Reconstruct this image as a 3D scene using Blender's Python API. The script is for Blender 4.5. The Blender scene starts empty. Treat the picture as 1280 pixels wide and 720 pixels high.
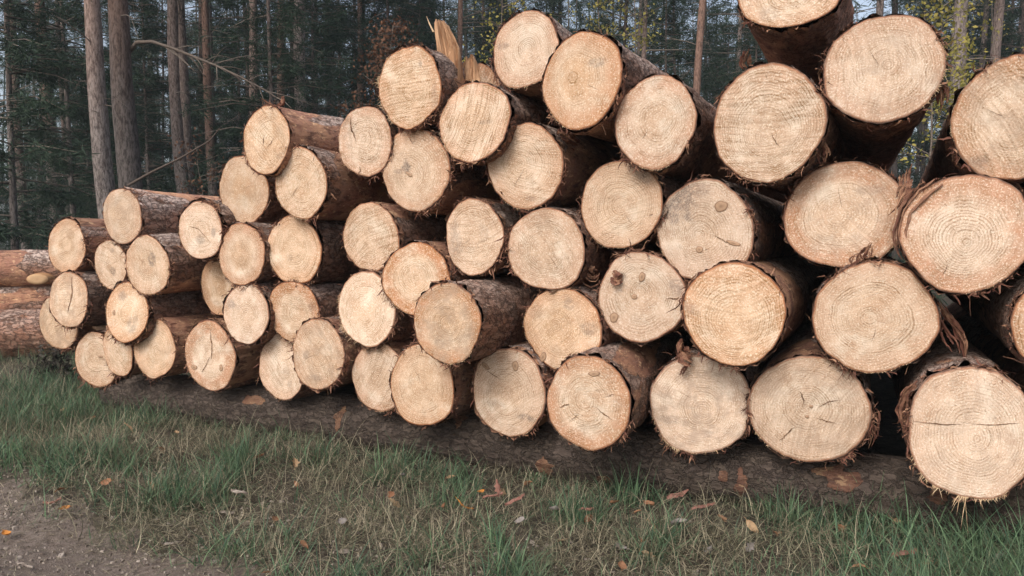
import bpy, math, random
import numpy as np

random.seed(11)
rng = np.random.default_rng(11)
scene = bpy.context.scene
COL = scene.collection

# ------------------------------------------------------------------ geometry of the place
FPX = 930.0                      # focal length in pixels of the 1280 px wide photograph
CAMH = 1.25
PITCH = math.atan((360 - 300) / FPX)
TH = math.radians(26.0)          # the front of the pile is turned this much from the view plane
D0 = 3.415                       # distance of the pile front from the camera along the log axes
DV = np.array([math.sin(TH), math.cos(TH)])     # log axis direction (into the pile)
EV = np.array([math.cos(TH), -math.sin(TH)])    # along the front of the pile


def ray(px, py):
    u = (px - 640) / FPX
    v = (py - 360) / FPX
    return np.array([u, math.cos(PITCH) - v * math.sin(PITCH), -math.sin(PITCH) - v * math.cos(PITCH)])


def hit_front(px, py, D):
    r = ray(px, py)
    t = D / (r[0] * DV[0] + r[1] * DV[1])
    return np.array([0, 0, CAMH]) + t * r


def hit_ground(px, py, z=0.0):
    r = ray(px, py)
    t = (z - CAMH) / r[2]
    return np.array([0, 0, CAMH]) + t * r


def at_depth(px, py, Y):
    r = ray(px, py)
    return np.array([0, 0, CAMH]) + r * (Y / r[1])


# ------------------------------------------------------------------ noise
def _h(i, j, k):
    n = (i * 374761393 + j * 668265263 + k * 2147483647 + 974711) & 0xffffffff
    n = ((n ^ (n >> 13)) * 1274126177) & 0xffffffff
    n = ((n ^ (n >> 15)) * 668265263) & 0xffffffff
    return ((n ^ (n >> 16)) & 0xffff) / 65535.0


def vnoise(p):
    p = np.asarray(p, float)
    i = np.floor(p).astype(np.int64)
    f = p - i
    f = f * f * (3 - 2 * f)
    x, y, z = i[:, 0], i[:, 1], i[:, 2]
    fx, fy, fz = f[:, 0], f[:, 1], f[:, 2]

    def L(a, b, t):
        return a + (b - a) * t
    c = [[[_h(x + a, y + b, z + d) for d in (0, 1)] for b in (0, 1)] for a in (0, 1)]
    return L(L(L(c[0][0][0], c[1][0][0], fx), L(c[0][1][0], c[1][1][0], fx), fy),
             L(L(c[0][0][1], c[1][0][1], fx), L(c[0][1][1], c[1][1][1], fx), fy), fz)


def fbm(p, o=3):
    p = np.asarray(p, float)
    s = 0
    a = 0.5
    tot = 0
    for k in range(o):
        s = s + a * vnoise(p * (2.03 ** k) + 17.3 * k)
        tot += a
        a *= 0.5
    return s / tot


def sstep(a, b, x):
    t = np.clip((x - a) / (b - a), 0, 1)
    return t * t * (3 - 2 * t)


# ------------------------------------------------------------------ mesh helpers
def mk_mesh(name, verts, quads=None, tris=None, attrs=None, mats=(), midx=None, smooth=True):
    me = bpy.data.meshes.new(name)
    verts = np.asarray(verts, np.float32)
    nq = 0 if quads is None else len(quads)
    nt = 0 if tris is None else len(tris)
    me.vertices.add(len(verts))
    me.vertices.foreach_set('co', verts.ravel())
    idx = []
    tot = []
    if nq:
        idx.append(np.asarray(quads, np.int32).ravel())
        tot.append(np.full(nq, 4, np.int32))
    if nt:
        idx.append(np.asarray(tris, np.int32).ravel())
        tot.append(np.full(nt, 3, np.int32))
    idx = np.concatenate(idx)
    tot = np.concatenate(tot)
    start = np.concatenate([[0], np.cumsum(tot)[:-1]]).astype(np.int32)
    me.loops.add(len(idx))
    me.loops.foreach_set('vertex_index', idx)
    me.polygons.add(len(tot))
    me.polygons.foreach_set('loop_start', start)
    me.polygons.foreach_set('use_smooth', np.full(len(tot), smooth, bool))
    for m in mats:
        me.materials.append(m)
    if midx is not None:
        me.polygons.foreach_set('material_index', np.asarray(midx, np.int32))
    for k, a in (attrs or {}).items():
        a = np.asarray(a, np.float32)
        if a.ndim == 1:
            at = me.attributes.new(k, 'FLOAT', 'POINT')
            at.data.foreach_set('value', a)
        else:
            at = me.attributes.new(k, 'FLOAT_VECTOR', 'POINT')
            at.data.foreach_set('vector', a.ravel())
    me.update(calc_edges=True)
    me.validate()
    return me


def obj(name, me, parent=None, loc=(0, 0, 0), color=None):
    o = bpy.data.objects.new(name, me)
    COL.objects.link(o)
    o.parent = parent
    o.location = loc
    if color is not None:
        o.color = color
    return o


def empty(name, loc, rot=(0, 0, 0)):
    o = bpy.data.objects.new(name, None)
    COL.objects.link(o)
    o.location = loc
    o.rotation_euler = rot
    o.empty_display_size = 0.2
    return o


def tag(o, label=None, cat=None, group=None, kind=None):
    if label:
        o['label'] = label
    if cat:
        o['category'] = cat
    if group:
        o['group'] = group
    if kind:
        o['kind'] = kind
    return o


def grid_quads(ny, na, wrap=True, off=0):
    i = np.arange(ny - 1)[:, None]
    j = np.arange(na if wrap else na - 1)[None, :]
    j2 = (j + 1) % na
    a = i * na + j
    b = i * na + j2
    c = (i + 1) * na + j2
    d = (i + 1) * na + j
    return np.stack([a, b, c, d], -1).reshape(-1, 4) + off


class Acc:
    """collects vertices, faces and attributes of many pieces of ONE mesh"""

    def __init__(s):
        s.v, s.q, s.t, s.at, s.n = [], [], [], {}, 0

    def add(s, v, q=None, t=None, **at):
        v = np.asarray(v, float)
        if q is not None and len(q):
            s.q.append(np.asarray(q) + s.n)
        if t is not None and len(t):
            s.t.append(np.asarray(t) + s.n)
        s.v.append(v)
        for k, a in at.items():
            s.at.setdefault(k, []).append(np.broadcast_to(a, (len(v),) if np.ndim(a) <= 1 else (len(v), 3)))
        s.n += len(v)

    def mesh(s, name, mats=(), smooth=True):
        return mk_mesh(name, np.concatenate(s.v), np.concatenate(s.q) if s.q else None,
                       np.concatenate(s.t) if s.t else None,
                       {k: np.concatenate(a) for k, a in s.at.items()}, mats, None, smooth)


def tube(acc, pts, rad, na=6, **at):
    pts = np.asarray(pts, float)
    n = len(pts)
    rad = np.broadcast_to(rad, (n,))
    tan = np.gradient(pts, axis=0)
    tan /= np.linalg.norm(tan, axis=1)[:, None] + 1e-9
    ref = np.where(np.abs(tan[:, 2:3]) > 0.9, [[1.0, 0, 0]], [[0, 0, 1.0]])
    a = np.cross(tan, ref)
    a /= np.linalg.norm(a, axis=1)[:, None] + 1e-9
    b = np.cross(tan, a)
    ph = np.arange(na) * 2 * np.pi / na
    v = pts[:, None, :] + rad[:, None, None] * (a[:, None, :] * np.cos(ph)[None, :, None] + b[:, None, :] * np.sin(ph)[None, :, None])
    acc.add(v.reshape(-1, 3), grid_quads(n, na), **at)


# ------------------------------------------------------------------ materials
class NT:
    def __init__(s, name):
        s.m = bpy.data.materials.new(name)
        s.m.use_nodes = True
        s.t = s.m.node_tree
        s.b = s.t.nodes['Principled BSDF']
        s.out = s.t.nodes['Material Output']
        s.b.inputs['Specular IOR Level'].default_value = 0.2

    def n(s, typ, ins=None, **props):
        nd = s.t.nodes.new(typ)
        for k, v in props.items():
            setattr(nd, k, v)
        for k, v in (ins or {}).items():
            s.set(nd.inputs[k], v)
        return nd

    def set(s, sock, v):
        if isinstance(v, bpy.types.NodeSocket):
            s.t.links.new(v, sock)
        else:
            sock.default_value = v

    def m2(s, op, a, b=0.0, c=None):
        nd = s.n('ShaderNodeMath', operation=op)
        s.set(nd.inputs[0], a)
        s.set(nd.inputs[1], b)
        if c is not None:
            s.set(nd.inputs[2], c)
        return nd.outputs[0]

    def mix(s, f, a, b, mode='MIX'):
        nd = s.n('ShaderNodeMix', data_type='RGBA', blend_type=mode)
        s.set(nd.inputs[0], f)
        s.set(nd.inputs[6], a if not isinstance(a, tuple) else (*a, 1)[:4])
        s.set(nd.inputs[7], b if not isinstance(b, tuple) else (*b, 1)[:4])
        return nd.outputs[2]

    def noise(s, vec, scale, detail=3.0, rough=0.5, out=0):
        nd = s.n('ShaderNodeTexNoise', {'Scale': scale, 'Detail': detail, 'Roughness': rough})
        s.set(nd.inputs['Vector'], vec)
        return nd.outputs[out]

    def step(s, x, a, b, lo=0.0, hi=1.0):
        nd = s.n('ShaderNodeMapRange', interpolation_type='SMOOTHSTEP')
        s.set(nd.inputs['Value'], x)
        nd.inputs['From Min'].default_value = a
        nd.inputs['From Max'].default_value = b
        nd.inputs['To Min'].default_value = lo
        nd.inputs['To Max'].default_value = hi
        return nd.outputs[0]

    def attr(s, name, out='Fac'):
        return s.n('ShaderNodeAttribute', attribute_name=name).outputs[out]

    def obj(s):
        return s.n('ShaderNodeTexCoord').outputs['Object']

    def sep(s, v):
        return s.n('ShaderNodeSeparateXYZ', {0: v}).outputs

    def comb(s, x, y, z):
        return s.n('ShaderNodeCombineXYZ', {0: x, 1: y, 2: z}).outputs[0]

    def scale(s, v, k):
        return s.n('ShaderNodeVectorMath', {0: v, 1: k}, operation='MULTIPLY').outputs[0]

    def gray(s, f):
        return s.n('ShaderNodeCombineColor', {0: f, 1: f, 2: f}).outputs[0]

    def fin(s, col, rough=0.85, bump=None, dist=0.002, strength=0.7):
        s.set(s.b.inputs['Base Color'], col)
        s.set(s.b.inputs['Roughness'], rough)
        if bump is not None:
            bn = s.n('ShaderNodeBump', {'Strength': strength, 'Distance': dist})
            s.set(bn.inputs['Height'], bump)
            s.t.links.new(bn.outputs[0], s.b.inputs['Normal'])
        return s.m


def mat_face():
    m = NT('sawn_pine_end_grain')
    ring = m.attr('ring', 'Vector')
    x, z, t = m.sep(ring)[:3]
    inf = m.n('ShaderNodeObjectInfo')
    rnd = inf.outputs['Random']
    oc = m.n('ShaderNodeSeparateColor', {0: inf.outputs['Color']}).outputs
    seed = m.m2('MULTIPLY', rnd, 61.0)
    P = m.comb(x, z, seed)
    r = m.m2('SQRT', m.m2('ADD', m.m2('MULTIPLY', x, x), m.m2('MULTIPLY', z, z)))
    warp = m.m2('MULTIPLY', m.m2('SUBTRACT', m.noise(P, 5.0, 3), 0.5), 0.036)
    wob = m.m2('MULTIPLY', m.m2('SUBTRACT', m.noise(P, 42.0, 2), 0.5), 0.007)
    r2 = m.m2('ADD', m.m2('ADD', r, warp), wob)
    n1 = m.noise(m.comb(m.m2('MULTIPLY', r2, 34.0), seed, 0.0), 1.0, 3)
    ph = m.m2('ADD', m.m2('MULTIPLY', r2, 2 * math.pi / 0.0102), m.m2('MULTIPLY', n1, 11.0))
    s = m.m2('ADD', m.m2('MULTIPLY', m.m2('SINE', ph), 0.5), 0.5)
    line = m.m2('POWER', s, 2.2)
    ph2 = m.m2('ADD', m.m2('MULTIPLY', r2, 2 * math.pi / 0.0047), m.m2('MULTIPLY', n1, 19.0))
    line2 = m.m2('MULTIPLY', m.m2('ADD', m.m2('MULTIPLY', m.m2('SINE', ph2), 0.5), 0.5), 0.55)
    line = m.m2('MAXIMUM', line, line2)
    vis = m.step(m.noise(P, 13.0, 3), 0.28, 0.62)
    band = m.step(m.noise(m.comb(m.m2('MULTIPLY', r2, 60.0), seed, 5.0), 1.0, 1), 0.3, 0.7)
    line = m.m2('MULTIPLY', m.m2('MULTIPLY', line, vis), m.m2('ADD', m.m2('MULTIPLY', band, 0.6), 0.4))
    # tone from pith to sapwood
    tn = m.m2('ADD', t, m.m2('MULTIPLY', m.m2('SUBTRACT', m.noise(P, 9.0, 4, 0.6), 0.5), 0.30))
    pale = (0.70, 0.517, 0.377)
    heart = (0.57, 0.365, 0.225)
    warm = (0.52, 0.265, 0.150)
    hv = m.m2('MULTIPLY', m.step(tn, 0.28, 0.62, 1, 0), oc[1])
    col = m.mix(hv, pale, heart)
    ev = m.m2('MULTIPLY', m.step(tn, 0.50, 0.92), oc[0])
    col = m.mix(ev, col, warm)
    # blotches of drier and wetter wood
    b1 = m.noise(P, 7.0, 4, 0.6)
    col = m.mix(m.step(b1, 0.50, 0.70, 0, 0.6), col, (0.82, 0.70, 0.56))
    b2 = m.noise(m.comb(z, x, m.m2('ADD', seed, 9.0)), 10.0, 4, 0.65)
    col = m.mix(m.step(b2, 0.48, 0.72, 0, 0.7), col, (0.55, 0.345, 0.22))
    # saw kerf lines, straight across the face, their direction differs per log
    ang = m.m2('MULTIPLY', rnd, 40.0)
    q = m.m2('ADD', m.m2('MULTIPLY', x, m.m2('COSINE', ang)), m.m2('MULTIPLY', z, m.m2('SINE', ang)))
    q2 = m.m2('SUBTRACT', m.m2('MULTIPLY', z, m.m2('COSINE', ang)), m.m2('MULTIPLY', x, m.m2('SINE', ang)))
    qn = m.m2('ADD', q, m.m2('MULTIPLY', m.m2('SUBTRACT', m.noise(P, 5.0, 2), 0.5), 0.03))
    qn = m.m2('ADD', qn, m.m2('MULTIPLY', m.m2('MULTIPLY', q2, q2), 0.55))
    saw = m.noise(m.comb(m.m2('MULTIPLY', qn, 120.0), m.m2('MULTIPLY', q2, 5.0), seed), 1.0, 3, 0.6)
    sawd = m.m2('MULTIPLY', m.step(saw, 0.36, 0.58, 1, 0), oc[2])
    dark = m.m2('ADD', m.m2('MULTIPLY', line, 0.80), m.m2('MULTIPLY', sawd, 0.50))
    # fuzz: torn fibres, small pits and specks
    fz = m.noise(P, 150.0, 3, 0.75)
    pit = m.step(m.noise(P, 95.0, 3, 0.7), 0.60, 0.72)
    dark = m.m2('ADD', dark, m.m2('MULTIPLY', pit, 0.5))
    col = m.mix(dark, col, (0.24, 0.125, 0.045))
    col = m.mix(m.step(fz, 0.51, 0.64, 0, 0.6), col, (0.88, 0.76, 0.61))
    # stains
    st = m.attr('stain')
    st = m.m2('MULTIPLY', st, m.step(m.noise(P, 38.0, 5, 0.75), 0.32, 0.56))
    col = m.mix(m.m2('MULTIPLY', st, m.step(fz, 0.3, 0.6, 1.0, 0.55)), col, (0.17, 0.135, 0.115))
    # cambium and thin inner bark at the rim
    tr = m.m2('ADD', t, m.m2('MULTIPLY', m.m2('SUBTRACT', m.noise(P, 26.0, 3), 0.5), 0.035))
    col = m.mix(m.step(tr, 0.945, 0.972, 0, 0.8), col, (0.33, 0.135, 0.065))
    col = m.mix(m.step(tr, 0.975, 0.99, 0, 0.85), col, (0.085, 0.042, 0.03))
    dirt = m.m2('MULTIPLY', m.m2('POWER', m.m2('FRACT', m.m2('MULTIPLY', rnd, 7.31)), 2.6), m.step(m.noise(m.comb(z, m.m2('ADD', seed, 3.0), x), 12.0, 5, 0.7), 0.42, 0.66))
    col = m.mix(m.m2('MULTIPLY', dirt, 0.75), col, (0.40, 0.285, 0.205))
    streak = m.step(m.noise(m.comb(m.m2('MULTIPLY', x, 30.0), m.m2('MULTIPLY', z, 4.0), m.m2('ADD', seed, 21.0)), 1.0, 4, 0.7), 0.55, 0.70, 0, 0.35)
    col = m.mix(m.m2('MULTIPLY', streak, m.m2('FRACT', m.m2('MULTIPLY', rnd, 13.7))), col, (0.40, 0.26, 0.17))
    hsv = m.n('ShaderNodeHueSaturation', {'Saturation': m.m2('ADD', 0.92, m.m2('MULTIPLY', m.m2('FRACT', m.m2('MULTIPLY', rnd, 29.3)), 0.18)), 'Value': m.m2('ADD', 0.55, m.m2('MULTIPLY', inf.outputs['Alpha'], 0.72)), 'Color': col})
    bump = m.m2('ADD', m.m2('ADD', m.m2('MULTIPLY', saw, 0.9), m.m2('MULTIPLY', fz, 0.8)), m.m2('MULTIPLY', line, -0.35))
    bump = m.m2('SUBTRACT', bump, m.m2('MULTIPLY', pit, 0.5))
    return m.fin(hsv.outputs[0], 0.9, bump, 0.0035, 0.8)


def mat_bark():
    m = NT('pine_bark')
    inf = m.n('ShaderNodeObjectInfo')
    oc = m.n('ShaderNodeSeparateColor', {0: inf.outputs['Color']}).outputs
    o = m.n('ShaderNodeVectorMath', {0: m.obj(), 1: m.comb(m.m2('MULTIPLY', inf.outputs['Random'], 31.0), 0.0, 0.0)}, operation='ADD').outputs[0]
    wn = m.noise(o, 9.0, 4, 0.7, out=1)
    ow = m.n('ShaderNodeVectorMath', {0: o, 1: m.scale(wn, (0.16, 0.16, 0.16))}, operation='ADD').outputs[0]
    st = m.scale(ow, (1.0, 0.42, 1.0))
    vo = m.n('ShaderNodeTexVoronoi', {'Scale': 24.0}, feature='DISTANCE_TO_EDGE')
    m.set(vo.inputs['Vector'], st)
    fine = m.noise(m.scale(o, (1, 0.30, 1)), 80.0, 5, 0.75)
    mid = m.noise(m.scale(o, (1, 0.45, 1)), 19.0, 5, 0.7)
    patch = m.noise(o, 4.5, 4, 0.65)
    edge = m.step(m.m2('ADD', vo.outputs['Distance'], m.m2('MULTIPLY', m.m2('SUBTRACT', fine, 0.5), 0.16)), 0.0, 0.13)
    vc = m.n('ShaderNodeTexVoronoi', {'Scale': 24.0}, feature='F1')
    m.set(vc.inputs['Vector'], st)
    cell = m.sep(vc.outputs['Color'])[0]
    brown = m.mix(oc[0], (0.115, 0.062, 0.042), (0.20, 0.085, 0.048))
    brown = m.mix(m.m2('MULTIPLY', oc[2], 0.85), brown, (0.105, 0.083, 0.070))
    col = m.mix(m.step(mid, 0.36, 0.62), m.mix(0.45, brown, (0.04, 0.026, 0.021)), brown)
    col = m.mix(m.m2('MULTIPLY', cell, 0.2), col, (0.155, 0.125, 0.082))
    col = m.mix(m.m2('MULTIPLY', m.step(patch, 0.46, 0.62, 0, 0.8), m.m2('SUBTRACT', 1.0, oc[2])), col, (0.215, 0.105, 0.066))
    grey = m.attr('grey')
    gm = m.m2('MULTIPLY', m.m2('MULTIPLY', grey, 0.85), m.step(m.m2('ADD', mid, m.m2('MULTIPLY', cell, 0.12)), 0.36, 0.60))
    col = m.mix(gm, col, m.mix(m.step(fine, 0.3, 0.7), (0.22, 0.150, 0.120), (0.46, 0.375, 0.325)))
    col = m.mix(m.m2('MULTIPLY', m.m2('SUBTRACT', 1.0, edge), m.m2('SUBTRACT', 0.55, m.m2('MULTIPLY', oc[2], 0.38))), col, (0.032, 0.020, 0.016))
    pl = m.attr('peel')
    plm = m.step(m.m2('ADD', pl, m.m2('MULTIPLY', m.m2('SUBTRACT', mid, 0.5), 1.3)), 0.42, 0.54)
    pc = m.mix(m.step(patch, 0.36, 0.62), (0.30, 0.165, 0.098), (0.19, 0.092, 0.062))
    pc = m.mix(m.step(m.noise(m.scale(o, (1, 0.35, 1)), 24.0, 5, 0.75), 0.50, 0.62, 0, 0.85), pc, (0.085, 0.042, 0.030))
    pc = m.mix(m.step(m.noise(m.scale(o, (1, 0.5, 1)), 33.0, 4, 0.7), 0.57, 0.66, 0, 0.8), pc, (0.45, 0.29, 0.17))
    col = m.mix(plm, col, pc)
    col = m.mix(m.m2('MULTIPLY', m.step(fine, 0.5, 0.72), 0.35), col, (0.30, 0.22, 0.175))
    col = m.mix(m.m2('MULTIPLY', m.step(fine, 0.30, 0.46, 1, 0), 0.45), col, (0.03, 0.019, 0.015))
    col = m.mix(1.0, col, m.gray(m.m2('ADD', 0.45, m.m2('MULTIPLY', oc[1], 1.6))), 'MULTIPLY')
    h = m.m2('ADD', m.m2('MULTIPLY', edge, m.m2('SUBTRACT', 0.7, m.m2('MULTIPLY', plm, 0.6))), m.m2('ADD', m.m2('MULTIPLY', fine, 0.7), m.m2('MULTIPLY', mid, 1.1)))
    return m.fin(col, 0.85, h, 0.016, 1.0)


def mat_tint(name, c0, c1, rough=0.8, nscale=20.0, spec=0.2, trans=0.0, noisecol=None):
    """two colours mixed by the 'tint' attribute, broken up by noise in the object's own space"""
    m = NT(name)
    m.b.inputs['Specular IOR Level'].default_value = spec
    t = m.attr('tint')
    n = m.noise(m.obj(), nscale, 3, 0.6)
    col = m.mix(t, c0, c1)
    col = m.mix(m.step(n, 0.4, 0.75, 0, 0.5), col, noisecol or tuple(0.45 * a for a in c0))
    m.fin(col, rough)
    if trans:
        tr = m.n('ShaderNodeBsdfTranslucent')
        m.t.links.new(col, tr.inputs[0])
        mx = m.n('ShaderNodeMixShader', {0: trans})
        m.t.links.new(m.b.outputs[0], mx.inputs[1])
        m.t.links.new(tr.outputs[0], mx.inputs[2])
        m.t.links.new(mx.outputs[0], m.out.inputs[0])
    return m.m


def mat_wood(name, a, b, dark):
    m = NT(name)
    o = m.obj()
    g = m.noise(m.scale(o, (1, 1, 0.12)), 70.0, 4, 0.7)
    col = m.mix(m.step(g, 0.3, 0.7), a, b)
    col = m.mix(m.step(m.noise(o, 16.0, 3), 0.55, 0.75, 0, 0.7), col, dark)
    return m.fin(col, 0.8, g, 0.006, 0.9)


def mat_trunk():
    m = NT('standing_pine_bark')
    inf = m.n('ShaderNodeObjectInfo')
    oc = m.n('ShaderNodeSeparateColor', {0: inf.outputs['Color']}).outputs
    o = m.obj()
    z = m.sep(o)[2]
    st = m.scale(o, (1, 1, 0.28))
    n1 = m.noise(st, 9.0, 4, 0.65)
    n2 = m.noise(st, 34.0, 4, 0.7)
    low = m.mix(m.step(n2, 0.32, 0.64), (0.060, 0.047, 0.042), (0.265, 0.225, 0.205))
    up = m.mix(m.step(n2, 0.32, 0.64), (0.13, 0.070, 0.048), (0.32, 0.19, 0.14))
    hz = m.step(m.m2('ADD', z, m.m2('MULTIPLY', n1, 3.0)), 4.0, 7.5)
    col = m.mix(m.m2('MULTIPLY', hz, oc[0]), low, up)
    col = m.mix(m.step(n1, 0.52, 0.72, 0, 0.75), col, (0.045, 0.033, 0.028))
    col = m.mix(1.0, col, m.gray(m.m2('MULTIPLY', oc[1], 1.75)), 'MULTIPLY')
    return m.fin(col, 0.9, n2, 0.02, 0.8)


def mat_ground():
    m = NT('forest_soil')
    o = m.obj()
    n = m.noise(o, 0.8, 5, 0.65)
    n2 = m.noise(o, 14.0, 5, 0.7)
    n3 = m.noise(m.scale(o, (1, 0.35, 1)), 90.0, 3, 0.7)
    col = m.mix(m.step(n2, 0.3, 0.7), (0.028, 0.022, 0.017), (0.105, 0.083, 0.064))
    col = m.mix(m.step(n, 0.45, 0.65, 0, 0.6), col, (0.085, 0.072, 0.05))
    col = m.mix(m.step(n3, 0.55, 0.7, 0, 0.5), col, (0.20, 0.165, 0.115))
    return m.fin(col, 0.95, m.m2('ADD', n2, n3), 0.02, 0.9)


def mat_dirt():
    m = NT('trodden_sandy_dirt')
    o = m.obj()
    n = m.noise(o, 2.2, 4, 0.6)
    n2 = m.noise(o, 26.0, 5, 0.7)
    n3 = m.noise(o, 120.0, 3, 0.7)
    col = m.mix(m.step(n2, 0.3, 0.7), (0.100, 0.076, 0.060), (0.235, 0.188, 0.158))
    col = m.mix(m.step(n, 0.42, 0.62, 0, 0.6), col, (0.14, 0.112, 0.095))
    col = m.mix(m.step(n3, 0.6, 0.72, 0, 0.6), col, (0.32, 0.28, 0.25))
    col = m.mix(m.step(n3, 0.28, 0.40, 0.6, 0), col, (0.05, 0.038, 0.03))
    return m.fin(col, 0.95, m.m2('ADD', n2, m.m2('MULTIPLY', n3, 0.6)), 0.02, 0.9)


M = {}
M['face'] = mat_face()
M['bark'] = mat_bark()
M['trunk'] = mat_trunk()
M['soil'] = mat_ground()
M['dirt'] = mat_dirt()
M['fibre'] = mat_tint('torn_wood_fibre', (0.62, 0.46, 0.29), (0.36, 0.19, 0.09), 0.8, 40, noisecol=(0.5, 0.33, 0.18))
M['strip'] = mat_tint('loose_bark_strip', (0.125, 0.05, 0.034), (0.36, 0.20, 0.12), 0.8, 60, noisecol=(0.05, 0.026, 0.018))
M['crackm'] = mat_tint('dark_drying_crack', (0.10, 0.055, 0.032), (0.26, 0.15, 0.085), 0.95, 60)
M['knotm'] = mat_tint('knot_wood', (0.47, 0.31, 0.195), (0.19, 0.115, 0.075), 0.8, 110, noisecol=(0.27, 0.17, 0.11))
M['splint'] = mat_wood('split_pine_wood', (0.36, 0.205, 0.115), (0.47, 0.29, 0.17), (0.25, 0.125, 0.065))
M['grass'] = mat_tint('living_grass', (0.044, 0.092, 0.052), (0.170, 0.265, 0.135), 0.6, 3.0, 0.3, 0.25, noisecol=(0.075, 0.085, 0.05))
M['straw'] = mat_tint('dry_grass', (0.070, 0.064, 0.040), (0.42, 0.36, 0.25), 0.8, 5.0, 0.2, 0.15, noisecol=(0.115, 0.135, 0.075))
M['needle'] = mat_tint('pine_needles', (0.015, 0.030, 0.019), (0.045, 0.074, 0.042), 0.7, 0.8, 0.2, 0.15)
M['yleaf'] = mat_tint('yellow_leaves', (0.20, 0.19, 0.045), (0.42, 0.34, 0.09), 0.7, 3.0, 0.2, 0.35, noisecol=(0.16, 0.17, 0.05))
M['bleaf'] = mat_tint('withered_brown_leaves', (0.07, 0.036, 0.023), (0.165, 0.082, 0.046), 0.8, 3.0, 0.2, 0.2)
M['fleaf'] = mat_tint('fallen_leaf', (0.42, 0.17, 0.045), (0.36, 0.20, 0.10), 0.75, 40, 0.2, 0.1, noisecol=(0.20, 0.085, 0.03))
M['weed'] = mat_tint('dark_withered_weed', (0.040, 0.033, 0.028), (0.075, 0.065, 0.05), 0.9, 20)
M['twig'] = mat_tint('dead_twig', (0.09, 0.068, 0.055), (0.20, 0.165, 0.135), 0.9, 20)
M['litter'] = mat_tint('wood_and_stone_crumbs', (0.085, 0.062, 0.048), (0.40, 0.34, 0.29), 0.9, 30)

# ------------------------------------------------------------------ logs
LEN = 5.0


def outline_fn(rx, rz, seed, amp=1.0):
    r = np.random.default_rng(seed)
    ks = [(2, 0.014), (3, 0.017), (4, 0.013), (5, 0.010), (7, 0.007), (11, 0.005), (17, 0.004), (29, 0.003)]
    co = [(k, a * amp * r.uniform(0.4, 1.3), r.uniform(0, 6.28)) for k, a in ks]

    def f(ph):
        d = 1 + sum(a * np.cos(k * ph + s) for k, a, s in co)
        return rx * np.cos(ph) * d, rz * np.sin(ph) * d
    return f


def bark_tube(name, outl, R, length, seed, fy, peel=0.45, grey=0.6, th=0.010, na=112, nfront=34, taper=0.05,
              shag=1.0, ystep=0.05, parent=None, color=(0.5, 0.5, 0.5, 1), greyang=math.pi / 2, amp=1.0):
    y1 = np.linspace(0, 0.55, nfront) ** 1.15
    ny2 = int((length - 0.55) / ystep)
    ys = np.concatenate([y1, np.linspace(0.55, length, max(ny2, 4))[1:]])
    ny = len(ys)
    ph = np.arange(na) * 2 * np.pi / na
    Y, PH = np.meshgrid(ys, ph, indexing='ij')
    ox, oz = outl(PH)
    k = 1 - taper * Y / length
    nx, nz = np.cos(PH), np.sin(PH)
    s = seed * 7.13
    base = np.stack([ox * k, Y, oz * k], -1).reshape(-1, 3)
    # loose edge of the bark at the cut
    edge = 0.003 + 0.020 * shag * sstep(0.45, 0.8, fbm(np.stack([PH.ravel() * 0 + s, np.cos(PH.ravel()) * 2.2, np.sin(PH.ravel()) * 2.2], -1), 3))
    fade = np.exp(-Y.ravel() / 0.06)
    pl = fbm(base * np.array([2.6, 1.1, 2.6]) + s, 3)
    pl = sstep(0.76 - peel * 0.40, 0.86 - peel * 0.40, pl)
    pl = np.maximum(pl, 0.8 * fade * sstep(0.4, 0.6, fbm(base * 9 + s, 2)) * min(1, peel * 2))
    if peel <= 0:
        pl = pl * 0
    big = fbm(base * np.array([5, 2.2, 5]) + s + 40, 3)
    plate = fbm(base * np.array([26, 9, 26]) + s + 80, 3)
    disp = th * (0.55 + 0.5 * (plate - 0.5) * 2 * 1.2) * (1 - 0.75 * pl) + (big - 0.5) * 0.014 * amp
    ripple = sstep(0.55, 0.75, fbm(base * np.array([40, 14, 40]) + s, 2)) * 0.006 * (1 - pl)
    disp = disp + ripple
    # ragged lip
    lip = (fbm(np.stack([np.cos(PH.ravel()) * 9, np.sin(PH.ravel()) * 9, Y.ravel() * 6 + s], -1), 3) - 0.42) * 0.045 * shag * fade
    disp = disp * (1 - 0.5 * fade) + np.maximum(lip, -0.004)
    v = base.copy()
    v[:, 0] += nx.ravel() * disp
    v[:, 2] += nz.ravel() * disp
    v[:, 1] += edge * np.exp(-Y.ravel() / 0.10) + fy(base[:, 0], base[:, 2]) * np.exp(-Y.ravel() / 0.4)
    g = 0.5 + 0.5 * np.cos(PH.ravel() - greyang)
    g = grey * 1.7 * sstep(0.5, 0.95, g + 0.35 * (fbm(base * 3.5 + s + 5, 3) - 0.5)) + grey * 0.25
    q = grid_quads(ny, na)
    # far end closed by a fan
    v = np.concatenate([v, [[0, length, 0]]])
    c = len(v) - 1
    last = (ny - 1) * na
    t = np.stack([last + np.arange(na), last + (np.arange(na) + 1) % na, np.full(na, c)], -1)
    me = mk_mesh(name, v, q, t, {'peel': np.append(pl, 0), 'grey': np.append(np.clip(g, 0, 1), 0)}, [M['bark']])
    return obj(name, me, parent, color=color)


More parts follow.
